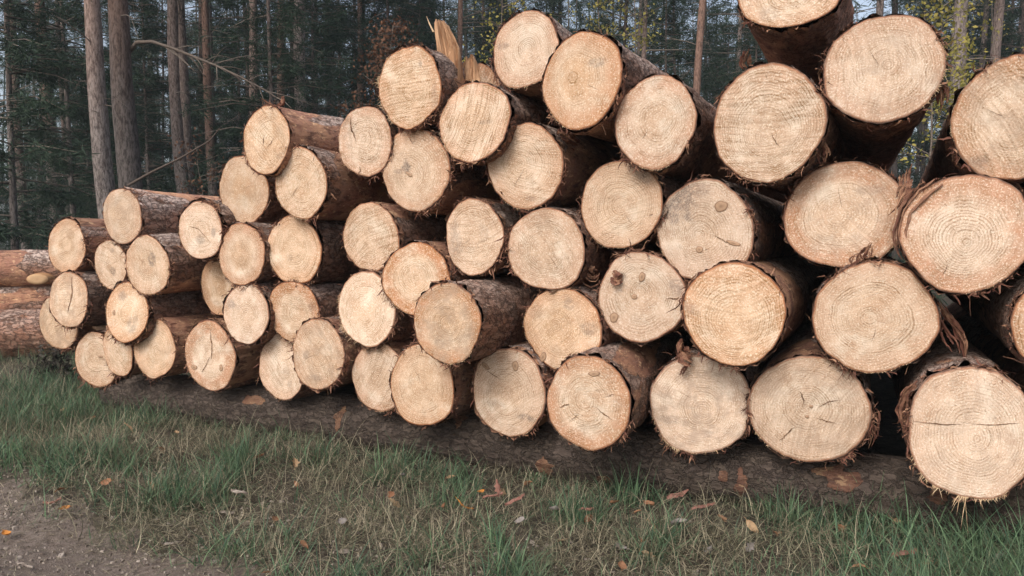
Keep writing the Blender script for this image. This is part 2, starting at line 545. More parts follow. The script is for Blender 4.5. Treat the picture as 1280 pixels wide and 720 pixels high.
def shreds(R, outl, seed, n, parent, fy, centre=None, spread=math.pi, size=1.0):
    """fibres and flakes of torn bark round the cut, one mesh"""
    r = np.random.default_rng(seed + 900)
    acc = Acc()
    cl = r.uniform(0, 2 * math.pi, 7)
    for i in range(n):
        ph = r.normal(cl[i % 7] if i % 7 < 4 else cl[i % 3], .16) if r.random() < .8 else r.uniform(0, 6.28)
        x, z = outl(np.array([ph]))
        x, z = x[0], z[0]
        rad = np.array([math.cos(ph), 0, math.sin(ph)])
        tang = np.array([-math.sin(ph), 0, math.cos(ph)])
        L = r.uniform(0.012, 0.05) * size * (1.8 if r.random() < 0.10 else 1)
        w = r.uniform(0.0008, 0.0042) * size
        p = np.array([x, fy(np.array([x]), np.array([z]))[0] + r.uniform(0.0, 0.03), z]) + rad * r.uniform(0.0, 0.008)
        d = tang * r.normal(0, 1.0) + rad * abs(r.normal(0.12, 0.25)) + np.array([0, -0.35 + r.normal(0, 0.5), 0])
        d /= np.linalg.norm(d)
        pts = [p]
        nseg = 5
        for k in range(nseg):
            d = d + r.normal(0, 0.35, 3) + np.array([0, 0, -0.16])
            d /= np.linalg.norm(d)
            pts.append(pts[-1] + d * L / nseg)
        pts = np.array(pts)
        side = np.cross(d, r.normal(0, 1, 3))
        side /= np.linalg.norm(side) + 1e-6
        ww = w * np.array([0.8, 1.1, 1, 0.9, 0.6, 0.15])
        a = pts + side * ww[:, None]
        b = pts - side * ww[:, None]
        up = np.cross(side, d) * 0.0012
        v = np.stack([a, pts + up, b], 1).reshape(-1, 3)
        acc.add(v, grid_quads(nseg + 1, 3, wrap=False), tint=r.random() ** 2.2)
    return tag(obj('bark_shreds', acc.mesh('bark_shreds', [M['strip']]), parent), kind='stuff')


def fringe(outl, fy, arcs, seed, acc):
    r = np.random.default_rng(seed + 333)
    for (c, hw, L) in arcs:
        n = int(190 * hw)
        cl = r.uniform(c - hw, c + hw, 9)
        for i in range(n):
            ph = c + r.uniform(-hw, hw) if r.random() < .35 else r.normal(cl[i % 9], .05)
            x, z = outl(np.array([ph]))
            x, z = x[0], z[0]
            rad = np.array([math.cos(ph), 0, math.sin(ph)])
            tang = np.array([-math.sin(ph), 0, math.cos(ph)])
            l = L * min(r.exponential(0.42), 1.6) * max(.2, 1 - 0.6 * abs(ph - c) / hw)
            w = r.uniform(0.0005, 0.0014)
            p0 = np.array([x * 0.985, fy(np.array([x]), np.array([z]))[0] + r.uniform(-0.002, 0.006), z * 0.985])
            d = rad + tang * r.normal(0, 0.7) + np.array([0, r.normal(-0.25, 0.35), -0.35])
            d /= np.linalg.norm(d)
            p1 = p0 + d * l * 0.55
            p2 = p1 + (d + np.array([0, 0, -0.3])) * l * 0.5
            v = [p0 - tang * w, p0 + tang * w, p1 + tang * w * 0.8, p1 - tang * w * 0.8, p2]
            acc.add(v, [[0, 1, 2, 3]], [[3, 2, 4]], tint=r.random() * 0.6)


def face_mesh(outl, R, fy, seed, stains=(), pith=(0, 0), na=128, nr=34):
    t = np.linspace(0, 1, nr) ** 0.8
    ph = np.arange(na) * 2 * np.pi / na
    T, PH = np.meshgrid(t, ph, indexing='ij')
    ox, oz = outl(PH)
    x = pith[0] + T * (ox - pith[0])
    z = pith[1] + T * (oz - pith[1])
    x, z, T, PH = [a.ravel() for a in (x, z, T, PH)]
    y = fy(x, z)
    y = y + 0.004 * sstep(0.97, 1.0, T)
    ring = np.stack([T * R * np.cos(PH), T * R * np.sin(PH), T], -1)
    stain = np.zeros(len(x))
    for (sx, sz, ra, rb, s) in stains:
        d = np.sqrt(((x - sx) / ra) ** 2 + ((z - sz) / rb) ** 2)
        d = d + (fbm(np.stack([x * 28, z * 28, np.full_like(x, seed)], -1), 3) - 0.5) * 0.9
        stain = np.maximum(stain, s * sstep(1.15, 0.55, d))
    q = grid_quads(nr, na)
    return mk_mesh('cut_face', np.stack([x, y, z], -1), q, None, {'ring': ring, 'stain': stain}, [M['face']])


def flat_ribbon(fy, pts, width, seed, lift=0.0025):
    r = np.random.default_rng(seed)
    pts = np.array(pts)
    n = 22
    s = np.linspace(0, len(pts) - 1, n)
    x = np.interp(s, np.arange(len(pts)), pts[:, 0])
    z = np.interp(s, np.arange(len(pts)), pts[:, 1])
    dx, dz = np.gradient(x), np.gradient(z)
    l = np.hypot(dx, dz) + 1e-9
    nx, nz = -dz / l, dx / l
    jit = np.cumsum(r.normal(0, 0.35, n))
    jit -= np.linspace(jit[0], jit[-1], n)
    x = x + nx * jit * width * 0.5
    z = z + nz * jit * width * 0.5
    w = width * np.sin(np.linspace(0.12, math.pi - 0.05, n)) * r.uniform(0.35, 1.1, n) * 0.5
    v = []
    for sgn in (-1, 1):
        xx, zz = x + sgn * nx * w, z + sgn * nz * w
        v.append(np.stack([xx, fy(xx, zz) - lift, zz], -1))
    v = np.stack(v, 1).reshape(-1, 3)
    return mk_mesh('crack', v, grid_quads(n, 2, wrap=False), None, {'tint': np.repeat(r.random(n), 2)}, [M['crackm']])


def knot_mesh(fy, x0, z0, ra, rb, rot, seed):
    r = np.random.default_rng(seed)
    na, nr = 22, 5
    t = np.array([0.02, .5, .76, .9, 1.0])
    ph = np.arange(na) * 2 * np.pi / na
    T, PH = np.meshgrid(t, ph, indexing='ij')
    rr = 1 + 0.05 * np.cos(3 * PH + r.uniform(0, 6)) + 0.04 * np.cos(5 * PH + r.uniform(0, 6))
    a = T * ra * rr * np.cos(PH)
    b = T * rb * rr * np.sin(PH)
    x = x0 + a * math.cos(rot) - b * math.sin(rot)
    z = z0 + a * math.sin(rot) + b * math.cos(rot)
    x, z = x.ravel(), z.ravel()
    y = fy(x, z) - 0.003 * (1 - T.ravel() ** 4) - 0.0012
    tint = np.array([0.9, 0.25, 0.35, 1.0, 0.35])[:, None] * np.ones((nr, na))
    return mk_mesh('knot', np.stack([x, y, z], -1), grid_quads(nr, na), None, {'tint': tint.ravel()}, [M['knotm']])


def ribbon_strip(pts, widths, seed, parent=None, curl=0.4, name='bark_strip', mat=None):
    """a hanging strip of bark: several thin, torn, curling layers along one path of world points"""
    r = np.random.default_rng(seed)
    pts = np.array(pts)
    acc = Acc()
    n = 18
    axis = np.array([DV[0], DV[1], 0.15])
    for lay in range(9):
        a0 = r.uniform(0, .35) if lay else 0
        a1 = r.uniform(.6, 1.0) if lay else 1
        s = np.linspace(a0, a1, n) * (len(pts) - 1)
        P = np.stack([np.interp(s, np.arange(len(pts)), pts[:, i]) for i in range(3)], -1)
        w0 = np.interp(s, np.arange(len(widths)), widths)
        tan = np.gradient(P, axis=0)
        tan /= np.linalg.norm(tan, axis=1)[:, None] + 1e-9
        side = np.cross(tan, axis)
        side /= np.linalg.norm(side, axis=1)[:, None] + 1e-9
        nor = np.cross(side, tan)
        off = r.normal(0, .42)
        dep = r.normal(0, .22)
        P = P + side * (w0 * off)[:, None] + nor * (w0 * dep)[:, None] + np.cumsum(r.normal(0, 0.0012, (n, 3)), 0)
        w = w0 * r.uniform(.18, .42) * (1.6 if lay == 0 else 1) * r.uniform(.6, 1.3, n) * np.sin(np.linspace(.5, 3.0, n)) ** .5
        tw = r.normal(0, .7) + np.cumsum(r.normal(0, .14, n)) + curl * r.normal(0, 1.2) * np.linspace(-1, 1, n)
        s2 = side * np.cos(tw)[:, None] + nor * np.sin(tw)[:, None]
        n2 = nor * np.cos(tw)[:, None] - side * np.sin(tw)[:, None]
        cols = []
        for a, b in ((-1, .22), (0, 0), (1, .22), (.9, .34), (0, .12), (-.9, .34)):
            cols.append(P + s2 * (w * a * .5)[:, None] + n2 * (w * b + (.0012 if b in (.34, .12) else 0))[:, None])
        v = np.stack(cols, 1).reshape(-1, 3)
        acc.add(v, grid_quads(n, 6), tint=np.clip(vnoise(v * 70 + seed) * .9 + r.normal(-.15, .3), 0, 1))
    return acc.mesh(name, [mat or M['strip']], smooth=False)


# (cx, cy, w, h in the photo, how far it sticks out, label, options)
LOGS = [
 (83, 308, 44, 67, 0.0, 'pale log end at the outer left edge of the pile, above the vertically cracked one', dict(val=.25)),
 (85.5, 374.5, 47, 67, .05, 'pale log end split top to bottom by a dark crack, far left', dict(val=.25, cracks=[((88, 346), (89, 370), (86, 392), 3.0)], rim=.7)),
 (72, 404, 41, 66, -.10, 'lowest log at the far left, half hidden behind a dark withered weed', dict(val=.2)),
 (152.5, 270, 44, 69, .12, 'topmost log of the pile\'s low left end, its pinkish bark showing on top', dict(val=.2, peel=.50, grey=.8, bright=1.25)),
 (138, 331, 41, 60, -.02, 'small tan log end below the topmost log of the low left end', dict(val=.2, peel=.8)),
 (184, 332, 47, 73, .12, 'log end with a grey stain near its middle and orange peeled underside', dict(val=.3, peel=.9, bright=.8, stains=[(189, 325, 5, 9, .9)])),
 (126, 386, 34, 61, -.18, 'narrow pale log end mostly hidden behind the grey blotched one', dict(val=.3)),
 (158, 390, 50, 75, .12, 'grey blotched log end with a dark knot, near the left end', dict(val=.35, stains=[(150, 370, 8, 7, .7), (166, 405, 9, 14, .6)], knots=[(143, 391, 3, 4)], rim=.5, shag=1.5)),
 (120, 450, 42, 68, -.04, 'leftmost log of the bottom row, resting low by the grass', dict(val=.3, knots=[(125, 446, 4, 2)])),
 (147, 440, 35, 60, .08, 'slim upright-oval log end second from left in the bottom row', dict(val=.35)),
 (192, 435, 47, 74, .06, 'pale log end with orange flaking bark on its right side, bottom row left', dict(val=.35, peel=.8, bright=.8)),
 (262, 445, 61, 84, .02, 'log end with a broad red rim and a cracked pale heart', dict(val=.3, edge=2.2, heart=0, cracks=[((263, 413), (264, 435), (263, 450), 1.8), ((263, 445), (254, 462), (252, 465), 1.2)], knots=[(243, 459, 6, 3.5), (276, 460, 3.5, 5)])),
 (250, 288, 57, 72, .06, 'whitish log end with a thin diagonal crack, below the open step in the pile', dict(val=.45, cracks=[((236, 283), (248, 286), (266, 305), 1.3)], shag=1.4)),
 (273, 360, 41, 69, -.12, 'dull log end tucked behind two others, left of centre', dict(val=.15)),
 (301.5, 318, 60, 77, .08, 'orange tinged log end with clear wide rings, left of centre', dict(val=.1, edge=.9, heart=.9)),
 (307, 392, 56, 73, .09, 'pale grey-tan log end right under the orange ringed one', dict(val=.3)),
 (304, 238, 58, 82, -.03, 'smooth tan log end below the tall log with grey lichen bark', dict(val=.1, heart=.7, saw=.1)),
 (332, 175, 60, 85, .20, 'high log with grey lichen on top and a yellow peeled patch behind its end', dict(val=.3, peel=.50, grey=1.0, bright=1.0, cracks=[((328, 169), (328, 177), (329, 182), 1.3), ((334, 184), (339, 180), (342, 172), 1.0)], saw=.6)),
 (375, 229, 64, 87, .16, 'fuzzy pale log end with smooth red bark stretching back on its right', dict(val=.45, peel=.95, bright=.55, rim=.6, edge=.3, shag=1.3)),
 (455, 177, 68, 85, .05, 'pale log end with a curved crack down its left third', dict(val=.4, cracks=[((438, 146), (440, 162), (446, 178), 2.5), ((448, 208), (449, 214), (447, 220), 2.5)], stains=[(437, 165, 12, 22, .35)])),
 (367, 313, 66, 85, .06, 'speckled pale log end in the middle of the left half', dict(val=.4, shag=1.4)),
 (367, 390, 62, 76, .05, 'log end with a pale round heart and wide reddish sapwood ring', dict(val=.2, edge=1.4)),
 (352, 458, 58, 80, .0, 'light tan bottom log half hidden behind a tilted neighbour', dict(val=.3)),
 (397, 443, 60, 88, .08, 'tan log sticking out of the bottom left, yellow-brown bark on its right', dict(val=.1, peel=.85, bright=.65, edge=.5, saw=.6)),
 (463, 297, 72, 84, .03, 'round saw-lined log end left of centre with torn fibres on its left', dict(val=.3, saw=.8)),
 (458, 386, 74, 91, .06, 'whitest fuzzy log end left of the centre, with a ragged left rim', dict(val=.65, edge=.1, rim=.2, shag=1.5, fr=[(3.6, .9, .03)])),
 (520, 349, 75, 90, .07, 'log end with a pale heart inside a pinkish outer ring, centre left', dict(val=.35, edge=1.5)),
 (473, 471, 66, 84, .02, 'darker tan bottom log with a bark flake hanging on its upper left', dict(val=.05, heart=.6)),
 (527, 482, 80, 99, .10, 'smooth tan bottom log with a thin dark rim, left of centre', dict(val=.05, rim=.6, edge=.5, saw=.1)),
 (558, 404, 82, 99, .32, 'tan log sticking far out at the centre, brown flaky bark fully visible', dict(val=0, edge=.9, heart=.5, peel=.5, bright=.75, grey=.3)),
 (592, 296, 72, 93, 0, 'log end with grey streaked left side, centre of the pile', dict(val=.25, stains=[(570, 300, 9, 28, .5), (604, 290, 6, 14, .25)], saw=.6)),
 (682, 312, 97, 100, .05, 'tan log end with fine rings and a small notch at its upper right rim', dict(val=.2, edge=.5)),
 (635, 490, 93, 108, .04, 'bottom log with two dark knots on top and a bluish streak below', dict(val=.25, knots=[(606, 458, 7, 4, -.6), (645, 457, 5, 7.5, 0)], cracks=[((606, 463), (618, 470), (626, 475), 1.2)], stains=[(657, 521, 12, 5, .9), (618, 505, 12, 5, .3)])),
 (703, 412, 98, 103, .02, 'whitish log end with grey smudges and a small knot at lower left', dict(val=.5, stains=[(712, 380, 7, 9, .6), (736, 412, 10, 8, .6), (670, 392, 9, 10, .35)], knots=[(677, 447, 4.5, 8.5, -.5)])),
 (735, 504, 101, 114, .30, 'bottom log standing out with radial cracks and dark bark on its right', dict(val=.1, edge=.95, rim=.4, cracks=[((744, 509), (756, 519), (765, 525), 2), ((700, 508), (706, 507), (713, 506), 2), ((715, 524), (720, 521), (723, 518), 1.3), ((757, 496), (763, 494), (768, 493), 1.2)], knots=[(743, 467, 8, 4, 0.1)], peel=.35, bright=.6)),
 (801, 372, 108, 110, .02, 'log end with three oval knots and a torn bark bit at top left', dict(val=.1, heart=.4, edge=.3, knots=[(803, 346, 4.5, 7.5, -.3), (767, 397, 6, 8, -.4), (793, 371, 4, 4, 0)], cracks=[((832, 374), (842, 374), (852, 372), 2)], stains=[(848, 360, 12, 14, .7), (775, 345, 9, 6, .6)])),
 (874, 505, 122, 120, .0, 'bottom log with even pale rings and a torn red bark flake on top', dict(val=.25, edge=.2, heart=.3, fr=[(4.5, 1.0, .018)], saw=.2)),
 (916, 392, 128, 124, .16, 'bright pale log end with a slim shadowed right bark side, right of centre', dict(val=.45, edge=.55, rim=.5)),
 (511, 109, 79, 102, .10, 'rough squarish log end in front of the tall splinter', dict(val=.4, saw=1, rim=.9, edge=.6, stains=[(527, 80, 3, 4, .8), (545, 130, 5, 30, .4)], amp=1.6, fr=[(3.1, 1.0, .03)])),
 (519, 212, 83, 102, .04, 'log end with a dark star-shaped stain at its middle left', dict(val=.2, edge=.7, stains=[(507, 207, 7, 10, 1.0), (498, 214, 8, 4, .6)], knots=[(511, 218, 6, 2.5, -.6)])),
 (592, 152, 91, 98, .12, 'big log end with strong parallel saw lines, below the split wood', dict(val=.3, saw=1.0, edge=.6)),
 (656, 208, 92, 106, .06, 'bright ringed log end with a lifted grey bark plate at its upper right', dict(val=.25, edge=.6, heart=.1)),
 (656, 62, 80, 96, .05, 'highest log end left of the gap, grey bark on its shoulder', dict(val=.1, edge=.7, grey=1)),
 (727, 100, 97, 121, .16, 'tilted orange-tan log end on top, brown bark running down its right', dict(val=0, edge=.8, heart=.8, peel=.6, bright=.7, tiltz=.12)),
 (818, 153, 100, 114, .12, 'tan log end with a whitish chipped right edge, below the treetop gap', dict(val=.05, edge=.8, heart=.6, stains=[])),
 (775, 256, 104, 108, .02, 'round log end with bright heart and dark stained upper right', dict(val=.2, edge=.4, stains=[(808, 218, 12, 12, .7)])),
 (880, 289, 120, 124, .02, 'log end with a black stained upper left and a round knot', dict(val=.1, edge=.3, heart=.4, stains=[(845, 252, 24, 26, .95), (870, 238, 18, 12, .6)], knots=[(902, 258, 9, 8, .2), (917, 304, 10, 3.2, -.3), (874, 312, 5, 5, 0)], cracks=[((893, 295), (905, 300), (915, 305), 1.5)])),
 (959, 154, 138, 142, .10, 'large pale log end with straight saw lines, left of the two uppermost right logs', dict(val=.2, saw=.8, edge=.4, heart=.2, cracks=[((975, 185), (967, 172), (965, 165), 1.4)])),
 (988, -14, 132, 100, .12, 'uppermost log cut off by the top of the picture, dark bark underneath', dict(val=.1, edge=.6, bright=.75, tiltz=.25)),
 (1103, 86, 150, 131, .10, 'large log end with fine centred rings and shaggy bark, beside the yellow leaves', dict(val=.15, edge=.6, saw=.5, fr=[(6.1, .7, .02)], bright=.75)),
 (1055, 269, 150, 131, -.04, 'large log end with off-centre pale heart and dark bark on its left', dict(val=.2, edge=1.3, stains=[(1088, 238, 16, 6, .45)], pith=(-.03, .0))),
 (1205, 291, 160, 147, .10, 'broad log end with very bright rings inside a wide orange rim', dict(val=.3, edge=1.5, heart=0, cracks=[((1185, 330), (1182, 338), (1178, 344), 1.2)])),
 (1265, 149, 152, 149, .05, 'large log end cut by the right picture edge, second from the top', dict(val=.1, edge=.75, saw=.7)),
 (1092, 397, 153, 136, .06, 'big tan log end with a long bark strip hanging off its right', dict(val=0, edge=.4, heart=.4)),
 (1010, 512, 148, 132, .02, 'bottom log with a star of short cracks and bark shreds along its right', dict(val=.1, edge=.3, heart=.2, cracks=[((1004, 505), (1003, 497), (1000, 488), 1.8), ((974, 551), (985, 542), (995, 534), 2.0), ((1018, 522), (1036, 527), (1046, 530), 1.6), ((1022, 510), (1034, 502), (1050, 500), 1.2)], knots=[(1009, 521, 2.5, 2.5), (1014, 508, 2.5, 2.5)])),
 (1213, 541, 158, 164, .14, 'largest bottom log at right with a straight horizontal crack and hanging white fibres', dict(val=.35, edge=.3, heart=.1, cracks=[((1138, 526), (1175, 529), (1205, 530), 1.5), ((1214, 530), (1245, 531), (1278, 529), 1.3)], fr=[(4.5, .9, .03), (4.65, .1, .10)], shag=1.4)),
 (1334, 408, 140, 126, .10, 'log at the right picture edge showing only a sliver of its end', dict(val=.2, grey=1, bright=.8)),
]
# pile continues past the right edge: unseen logs added to block side light
for (cx, cy, w, h) in [(1376, 562, 150, 150), (1366, 268, 150, 146), (1424, 140, 150, 148), (1486, 405, 150, 140), (1520, 262, 150, 146), (1535, 545, 150, 150)]:
    LOGS.append((cx, cy, w, h, .03, 'unseen log of the big pile, added beyond the right picture edge to block light', dict()))
LOGROOT = []
for i, (cx, cy, w, h, p, label, op) in enumerate(LOGS):
    rr = np.random.default_rng(100 + i)
    D = D0 - p
    c = hit_front(cx, cy, D)
    rx = 0.5 * np.linalg.norm(hit_front(cx + w / 2, cy, D) - hit_front(cx - w / 2, cy, D))
    rz = 0.5 * np.linalg.norm(hit_front(cx, cy + h / 2, D) - hit_front(cx, cy - h / 2, D))
    rx, rz = rx * 1.03, rz * 1.03
    R = (rx + rz) / 2
    yaw = rr.normal(0, 0.02)
    root = empty('pine_log', c, (rr.normal(0, 0.012), 0, -TH + yaw))
    tag(root, label, 'log', 'sawn pine logs stacked in the big pile')
    outl = outline_fn(rx, rz, i + 5, op.get('amp', 1.0))
    kx, kz = rr.normal(0, 0.05), rr.normal(0, 0.05) + op.get('tiltz', 0)
    stp = (i == 19, rr.uniform(-0.5, 0.5) * R, rr.uniform(0, 6.28), rr.uniform(0.004, 0.011))

    def fy(x, z, kx=kx, kz=kz, i=i, stp=stp):
        x = np.asarray(x, float)
        z = np.asarray(z, float)
        y = kx * x + kz * z + 0.014 * (fbm(np.stack([x * 9, z * 9, np.full_like(x, i * 3.1)], -1), 2) - 0.5)
        if stp[0]:
            q = x * math.cos(stp[2]) + z * math.sin(stp[2]) - stp[1]
            y = y + stp[3] * sstep(-0.012, 0.012, q + 0.02 * (fbm(np.stack([x * 20, z * 20, np.full_like(x, i)], -1), 2) - 0.5))
        return y

    def loc(px, py, D=D, c=c):
        P = hit_front(px, py, D) - c
        return P[0] * EV[0] + P[1] * EV[1], P[2]
    mpp = 2 * rz / h
    st = []
    for (sx, sy, sa, sb, s) in op.get('stains', ()):
        x0, z0 = loc(sx, sy)
        st.append((x0, z0, sa * mpp * 1.15, sb * mpp, s))
    if not st and rr.random() < .45:
        for q in range(rr.integers(1, 4)):
            a, b = rr.uniform(0, 6.28), rr.uniform(.25, .95) * R
            st.append((b * math.cos(a), b * math.sin(a), rr.uniform(.08, .28) * R, rr.uniform(.06, .2) * R, rr.uniform(.25, .75)))
    pith = op.get('pith', (rr.normal(0, 0.10) * R, rr.normal(0, 0.10) * R))
    fm = face_mesh(outl, R, fy, i, st, pith)
    edge = op.get('edge', rr.uniform(.3, .75))
    heart = op.get('heart', rr.uniform(.1, .6))
    saw = op.get('saw', rr.uniform(.1, .55))
    fo = obj('cut_face', fm, root, color=(edge, heart, saw, 0.42 + 0.45 * op.get('val', .3)))
    bark_tube('bark', outl, R, LEN + rr.uniform(-.15, .15), i + 1, fy, op.get('peel', rr.uniform(.38, .72)), op.get('grey', rr.uniform(.35, .8)),
              th=0.010 if R > .16 else 0.008, shag=op.get('shag', 1.0), parent=root,
              color=(rr.uniform(.1, .9), op.get('bright', rr.uniform(.46, .72)), 0, 1), na=112 if R > .17 else 88)
    shreds(R, outl, i, int(rr.uniform(60, 115) * (R / .18) * op.get('shag', 1.0)), root, fy, size=1.05)
    acc = Acc()
    arcs = op.get('fr') or [(rr.uniform(2.6, 5.2), rr.uniform(.4, 1.0), rr.uniform(.004, .010))]
    fringe(outl, fy, arcs, i, acc)
    tag(obj('torn_fibres', acc.mesh('torn_fibres', [M['fibre']]), root), kind='stuff')
    for k, cr in enumerate(op.get('cracks', ())):
        pts = [loc(*q) for q in cr[:-1]]
        obj('crack', flat_ribbon(fy, pts, cr[-1] * mpp * 1.05, i * 10 + k), root)
    for k, kn in enumerate(op.get('knots', ())):
        x0, z0 = loc(kn[0], kn[1])
        obj('knot', knot_mesh(fy, x0, z0, kn[2] * mpp * .92, kn[3] * mpp * .85, kn[4] if len(kn) > 4 else 0, i * 10 + k), root)
    if not op.get('cracks') and rr.random() < .7:
        for k in range(rr.integers(1, 3)):
            a = rr.uniform(0, 6.28)
            r0, r1 = rr.uniform(.05, .3) * R, rr.uniform(.35, .6) * R
            a2 = a + rr.normal(0, .15)
            pts = [(r0 * math.cos(a), r0 * math.sin(a)), ((r0 + r1) / 2 * math.cos((a + a2) / 2), (r0 + r1) / 2 * math.sin((a + a2) / 2)), (r1 * math.cos(a2), r1 * math.sin(a2))]
            obj('crack', flat_ribbon(fy, pts, rr.uniform(.0015, .003), i * 17 + k), root)
    LOGROOT.append(root)
bpy.context.view_layer.update()


def child_world(me, name, root):
    """a part whose mesh was laid out in world space, parented to its thing"""
    bpy.context.view_layer.update()
    o = obj(name, me, root)
    o.matrix_parent_inverse = root.matrix_world.inverted()
    return o


def strip_on(li, pix, widths, dD, seed, curl=.4):
    pts = [hit_front(px, py, D0 + d) for (px, py), d in zip(pix, dD)]
    child_world(ribbon_strip(pts, widths, seed, curl=curl), 'bark_strip', LOGROOT[li])


strip_on(53, [(1166, 372), (1178, 392), (1192, 412), (1201, 428), (1204, 448)], [.02, .035, .045, .05, .03], [.0, .03, .05, .05, .06], 1)
strip_on(50, [(1128, 262), (1132, 240), (1135, 222), (1136, 206)], [.04, .03, .03, .012], [.03, .04, .06, .05], 2)
strip_on(51, [(1172, 222), (1146, 238), (1130, 262), (1123, 292), (1128, 318), (1140, 334)], [.03, .04, .03, .025, .02, .01], [-.07, -.07, -.07, -.07, -.06, -.04], 3, .9)
strip_on(51, [(1160, 232), (1135, 250), (1112, 268)], [.02, .015, .006], [-.06, -.05, -.03], 4, .9)
strip_on(36, [(856, 424), (852, 438), (858, 448), (868, 455)], [.03, .05, .06, .03], [-.03, -.02, -.03, -.04], 5, .8)
strip_on(36, [(862, 452), (855, 462), (850, 470)], [.03, .02, .01], [-.04, -.03, -.03], 6, .8)
strip_on(53, [(1085, 328), (1080, 320), (1086, 312), (1090, 304)], [.03, .04, .03, .008], [-.04, -.02, -.03, -.05], 7)
strip_on(53, [(1070, 332), (1072, 322), (1078, 318)], [.03, .03, .008], [-.04, -.03, -.05], 8)
strip_on(55, [(1150, 478), (1138, 495), (1132, 516), (1131, 540)], [.03, .05, .05, .02], [-.10, -.08, -.06, -.05], 9, .9)
strip_on(55, [(1140, 490), (1130, 512), (1126, 528)], [.02, .03, .01], [-.05, -.04, -.03], 10, .9)
strip_on(54, [(1080, 505), (1090, 520), (1092, 545), (1086, 560)], [.02, .04, .03, .01], [.03, .05, .06, .06], 11, .8)
strip_on(41, [(696, 165), (712, 172), (728, 180)], [.05, .07, .05], [0, .03, .10], 12, .2)
strip_on(31, [(722, 330), (732, 338), (742, 346), (748, 340)], [.02, .04, .05, .03], [.05, .06, .06, .06], 13, .6)
strip_on(35, [(766, 340), (772, 350), (778, 346)], [.03, .05, .02], [-.03, -.05, -.04], 14, .6)
strip_on(47, [(1022, 172), (1028, 190), (1030, 205)], [.02, .03, .01], [-.04, -.02, -.02], 15, .6)
strip_on(49, [(1178, 96), (1180, 118), (1178, 140)], [.02, .04, .02], [-.06, -.04, -.02], 16, .6)
strip_on(27, [(450, 432), (446, 446), (444, 462)], [.02, .035, .015], [.04, .03, .04], 17, .6)
strip_on(4, [(157, 318), (160, 332), (156, 344)], [.03, .04, .02], [.06, .05, .05], 18, .6)
strip_on(17, [(344, 133), (352, 128), (353, 120)], [.02, .03, .03], [-.15, -.14, -.13], 19, .3)
strip_on(48, [(936, 62), (932, 78), (938, 88)], [.03, .04, .02], [-.0, .03, .05], 20, .5)


# splintered log behind the squarish one
def slab(rows, tops, D, thick, seed, nc=22, nrow=26):
    """a torn wedge of wood: rows = (y, x left, x right) in the photo from the bottom up, tops = ragged upper edge"""
    r = np.random.default_rng(seed)
    rows = np.array(rows, float)
    u = np.linspace(0, 1, nc)
    top = np.interp(u, np.linspace(0, 1, len(tops)), tops) + r.normal(0, 1.6, nc)
    layers = []
    lay_h = np.linspace(0, 1, nrow)
    ug = np.cumsum(r.uniform(.3, 1.7, nc))
    ug = (ug - ug[0]) / (ug[-1] - ug[0])
    ridge = np.cumsum(r.normal(0, .008, nc))
    ridge -= np.linspace(ridge[0], ridge[-1], nc)
    ridge2 = np.cumsum(r.normal(0, .010, nc))

    def grid(back):
        out = []
        for a in lay_h:
            y = rows[0, 0] + (top - rows[0, 0]) * a
            xl = np.interp(-y, -rows[:, 0], rows[:, 1])
            xr = np.interp(-y, -rows[:, 0], rows[:, 2])
            x = xl + (xr - xl) * ug
            P = np.array([hit_front(px, py, D) for px, py in zip(x, y)])
            n = fbm(np.stack([ug * 14, np.full(nc, a * 2.2), np.full(nc, seed * 5.0 + 50 * back)], -1), 3) - .5
            if back:
                off = thick * (1 - .75 * a ** 2) + n * .03 + ridge2 * .4
            else:
                off = n * .055 + ridge + .02 * a
            off = np.where((u == 0) | (u == 1), thick * .45 * (1 - .5 * a) + n * .02, off)
            out.append(P + np.array([DV[0], DV[1], 0]) * off[:, None])
        return np.array(out)
    f, b = grid(0), grid(1)
    v = np.concatenate([f, b[:, ::-1]], 1)          # front columns, then back columns
    n2 = 2 * nc
    q = grid_quads(nrow, n2)
    k = np.arange(nc - 1)
    t0 = (nrow - 1) * n2
    qt = np.stack([t0 + k, t0 + k + 1, t0 + n2 - 2 - k, t0 + n2 - 1 - k], -1)
    return mk_mesh('splinter', v.reshape(-1, 3), np.concatenate([q, qt]), None, None, [M['splint']], smooth=False)


Ds = D0 + .16
c = hit_front(590, 124, Ds)
root = empty('pine_log', c, (0, 0, -TH))
tag(root, 'log with a splintered end, one tall and one short wedge of split orange wood', 'log', 'sawn pine logs stacked in the big pile')
outl = outline_fn(.175, .19, 77)
fz = lambda x, z: 0.10 * np.asarray(z, float) + .05 * (fbm(np.stack([np.asarray(x, float) * 20, np.asarray(z, float) * 6, np.full(np.shape(x), 3.)], -1), 3) - .5)
o = obj('cut_face', face_mesh(outl, .18, fz, 77), root, color=(1, 1, 1, .1))
bark_tube('bark', outl, .18, LEN - .2, 77, fz, .2, 1.0, parent=root, color=(.2, .95, 0, 1))
child_world(slab([(160, 553, 557), (140, 550, 563), (104, 547, 573), (80, 545, 573), (60, 543, 572), (40, 541, 564), (22, 540, 556)],
                 [28, 25, 24, 23, 24, 25, 27, 32, 46], Ds - .10, .09, 1), 'splinter', root)
child_world(slab([(128, 562, 600), (110, 565, 602), (95, 569, 598), (80, 572, 595), (66, 574, 592)],
                 [98, 82, 72, 69, 72, 67, 66, 72, 86], Ds - .02, .14, 2), 'splinter', root)
acc = Acc()
tube(acc, [hit_front(542, 40, Ds - .08), hit_front(537, 30, Ds - .085), hit_front(533, 20, Ds - .09)], [.006, .004, .0008], 5, tint=0.1)
child_world(acc.mesh('splinter', [M['fibre']]), 'splinter', root)

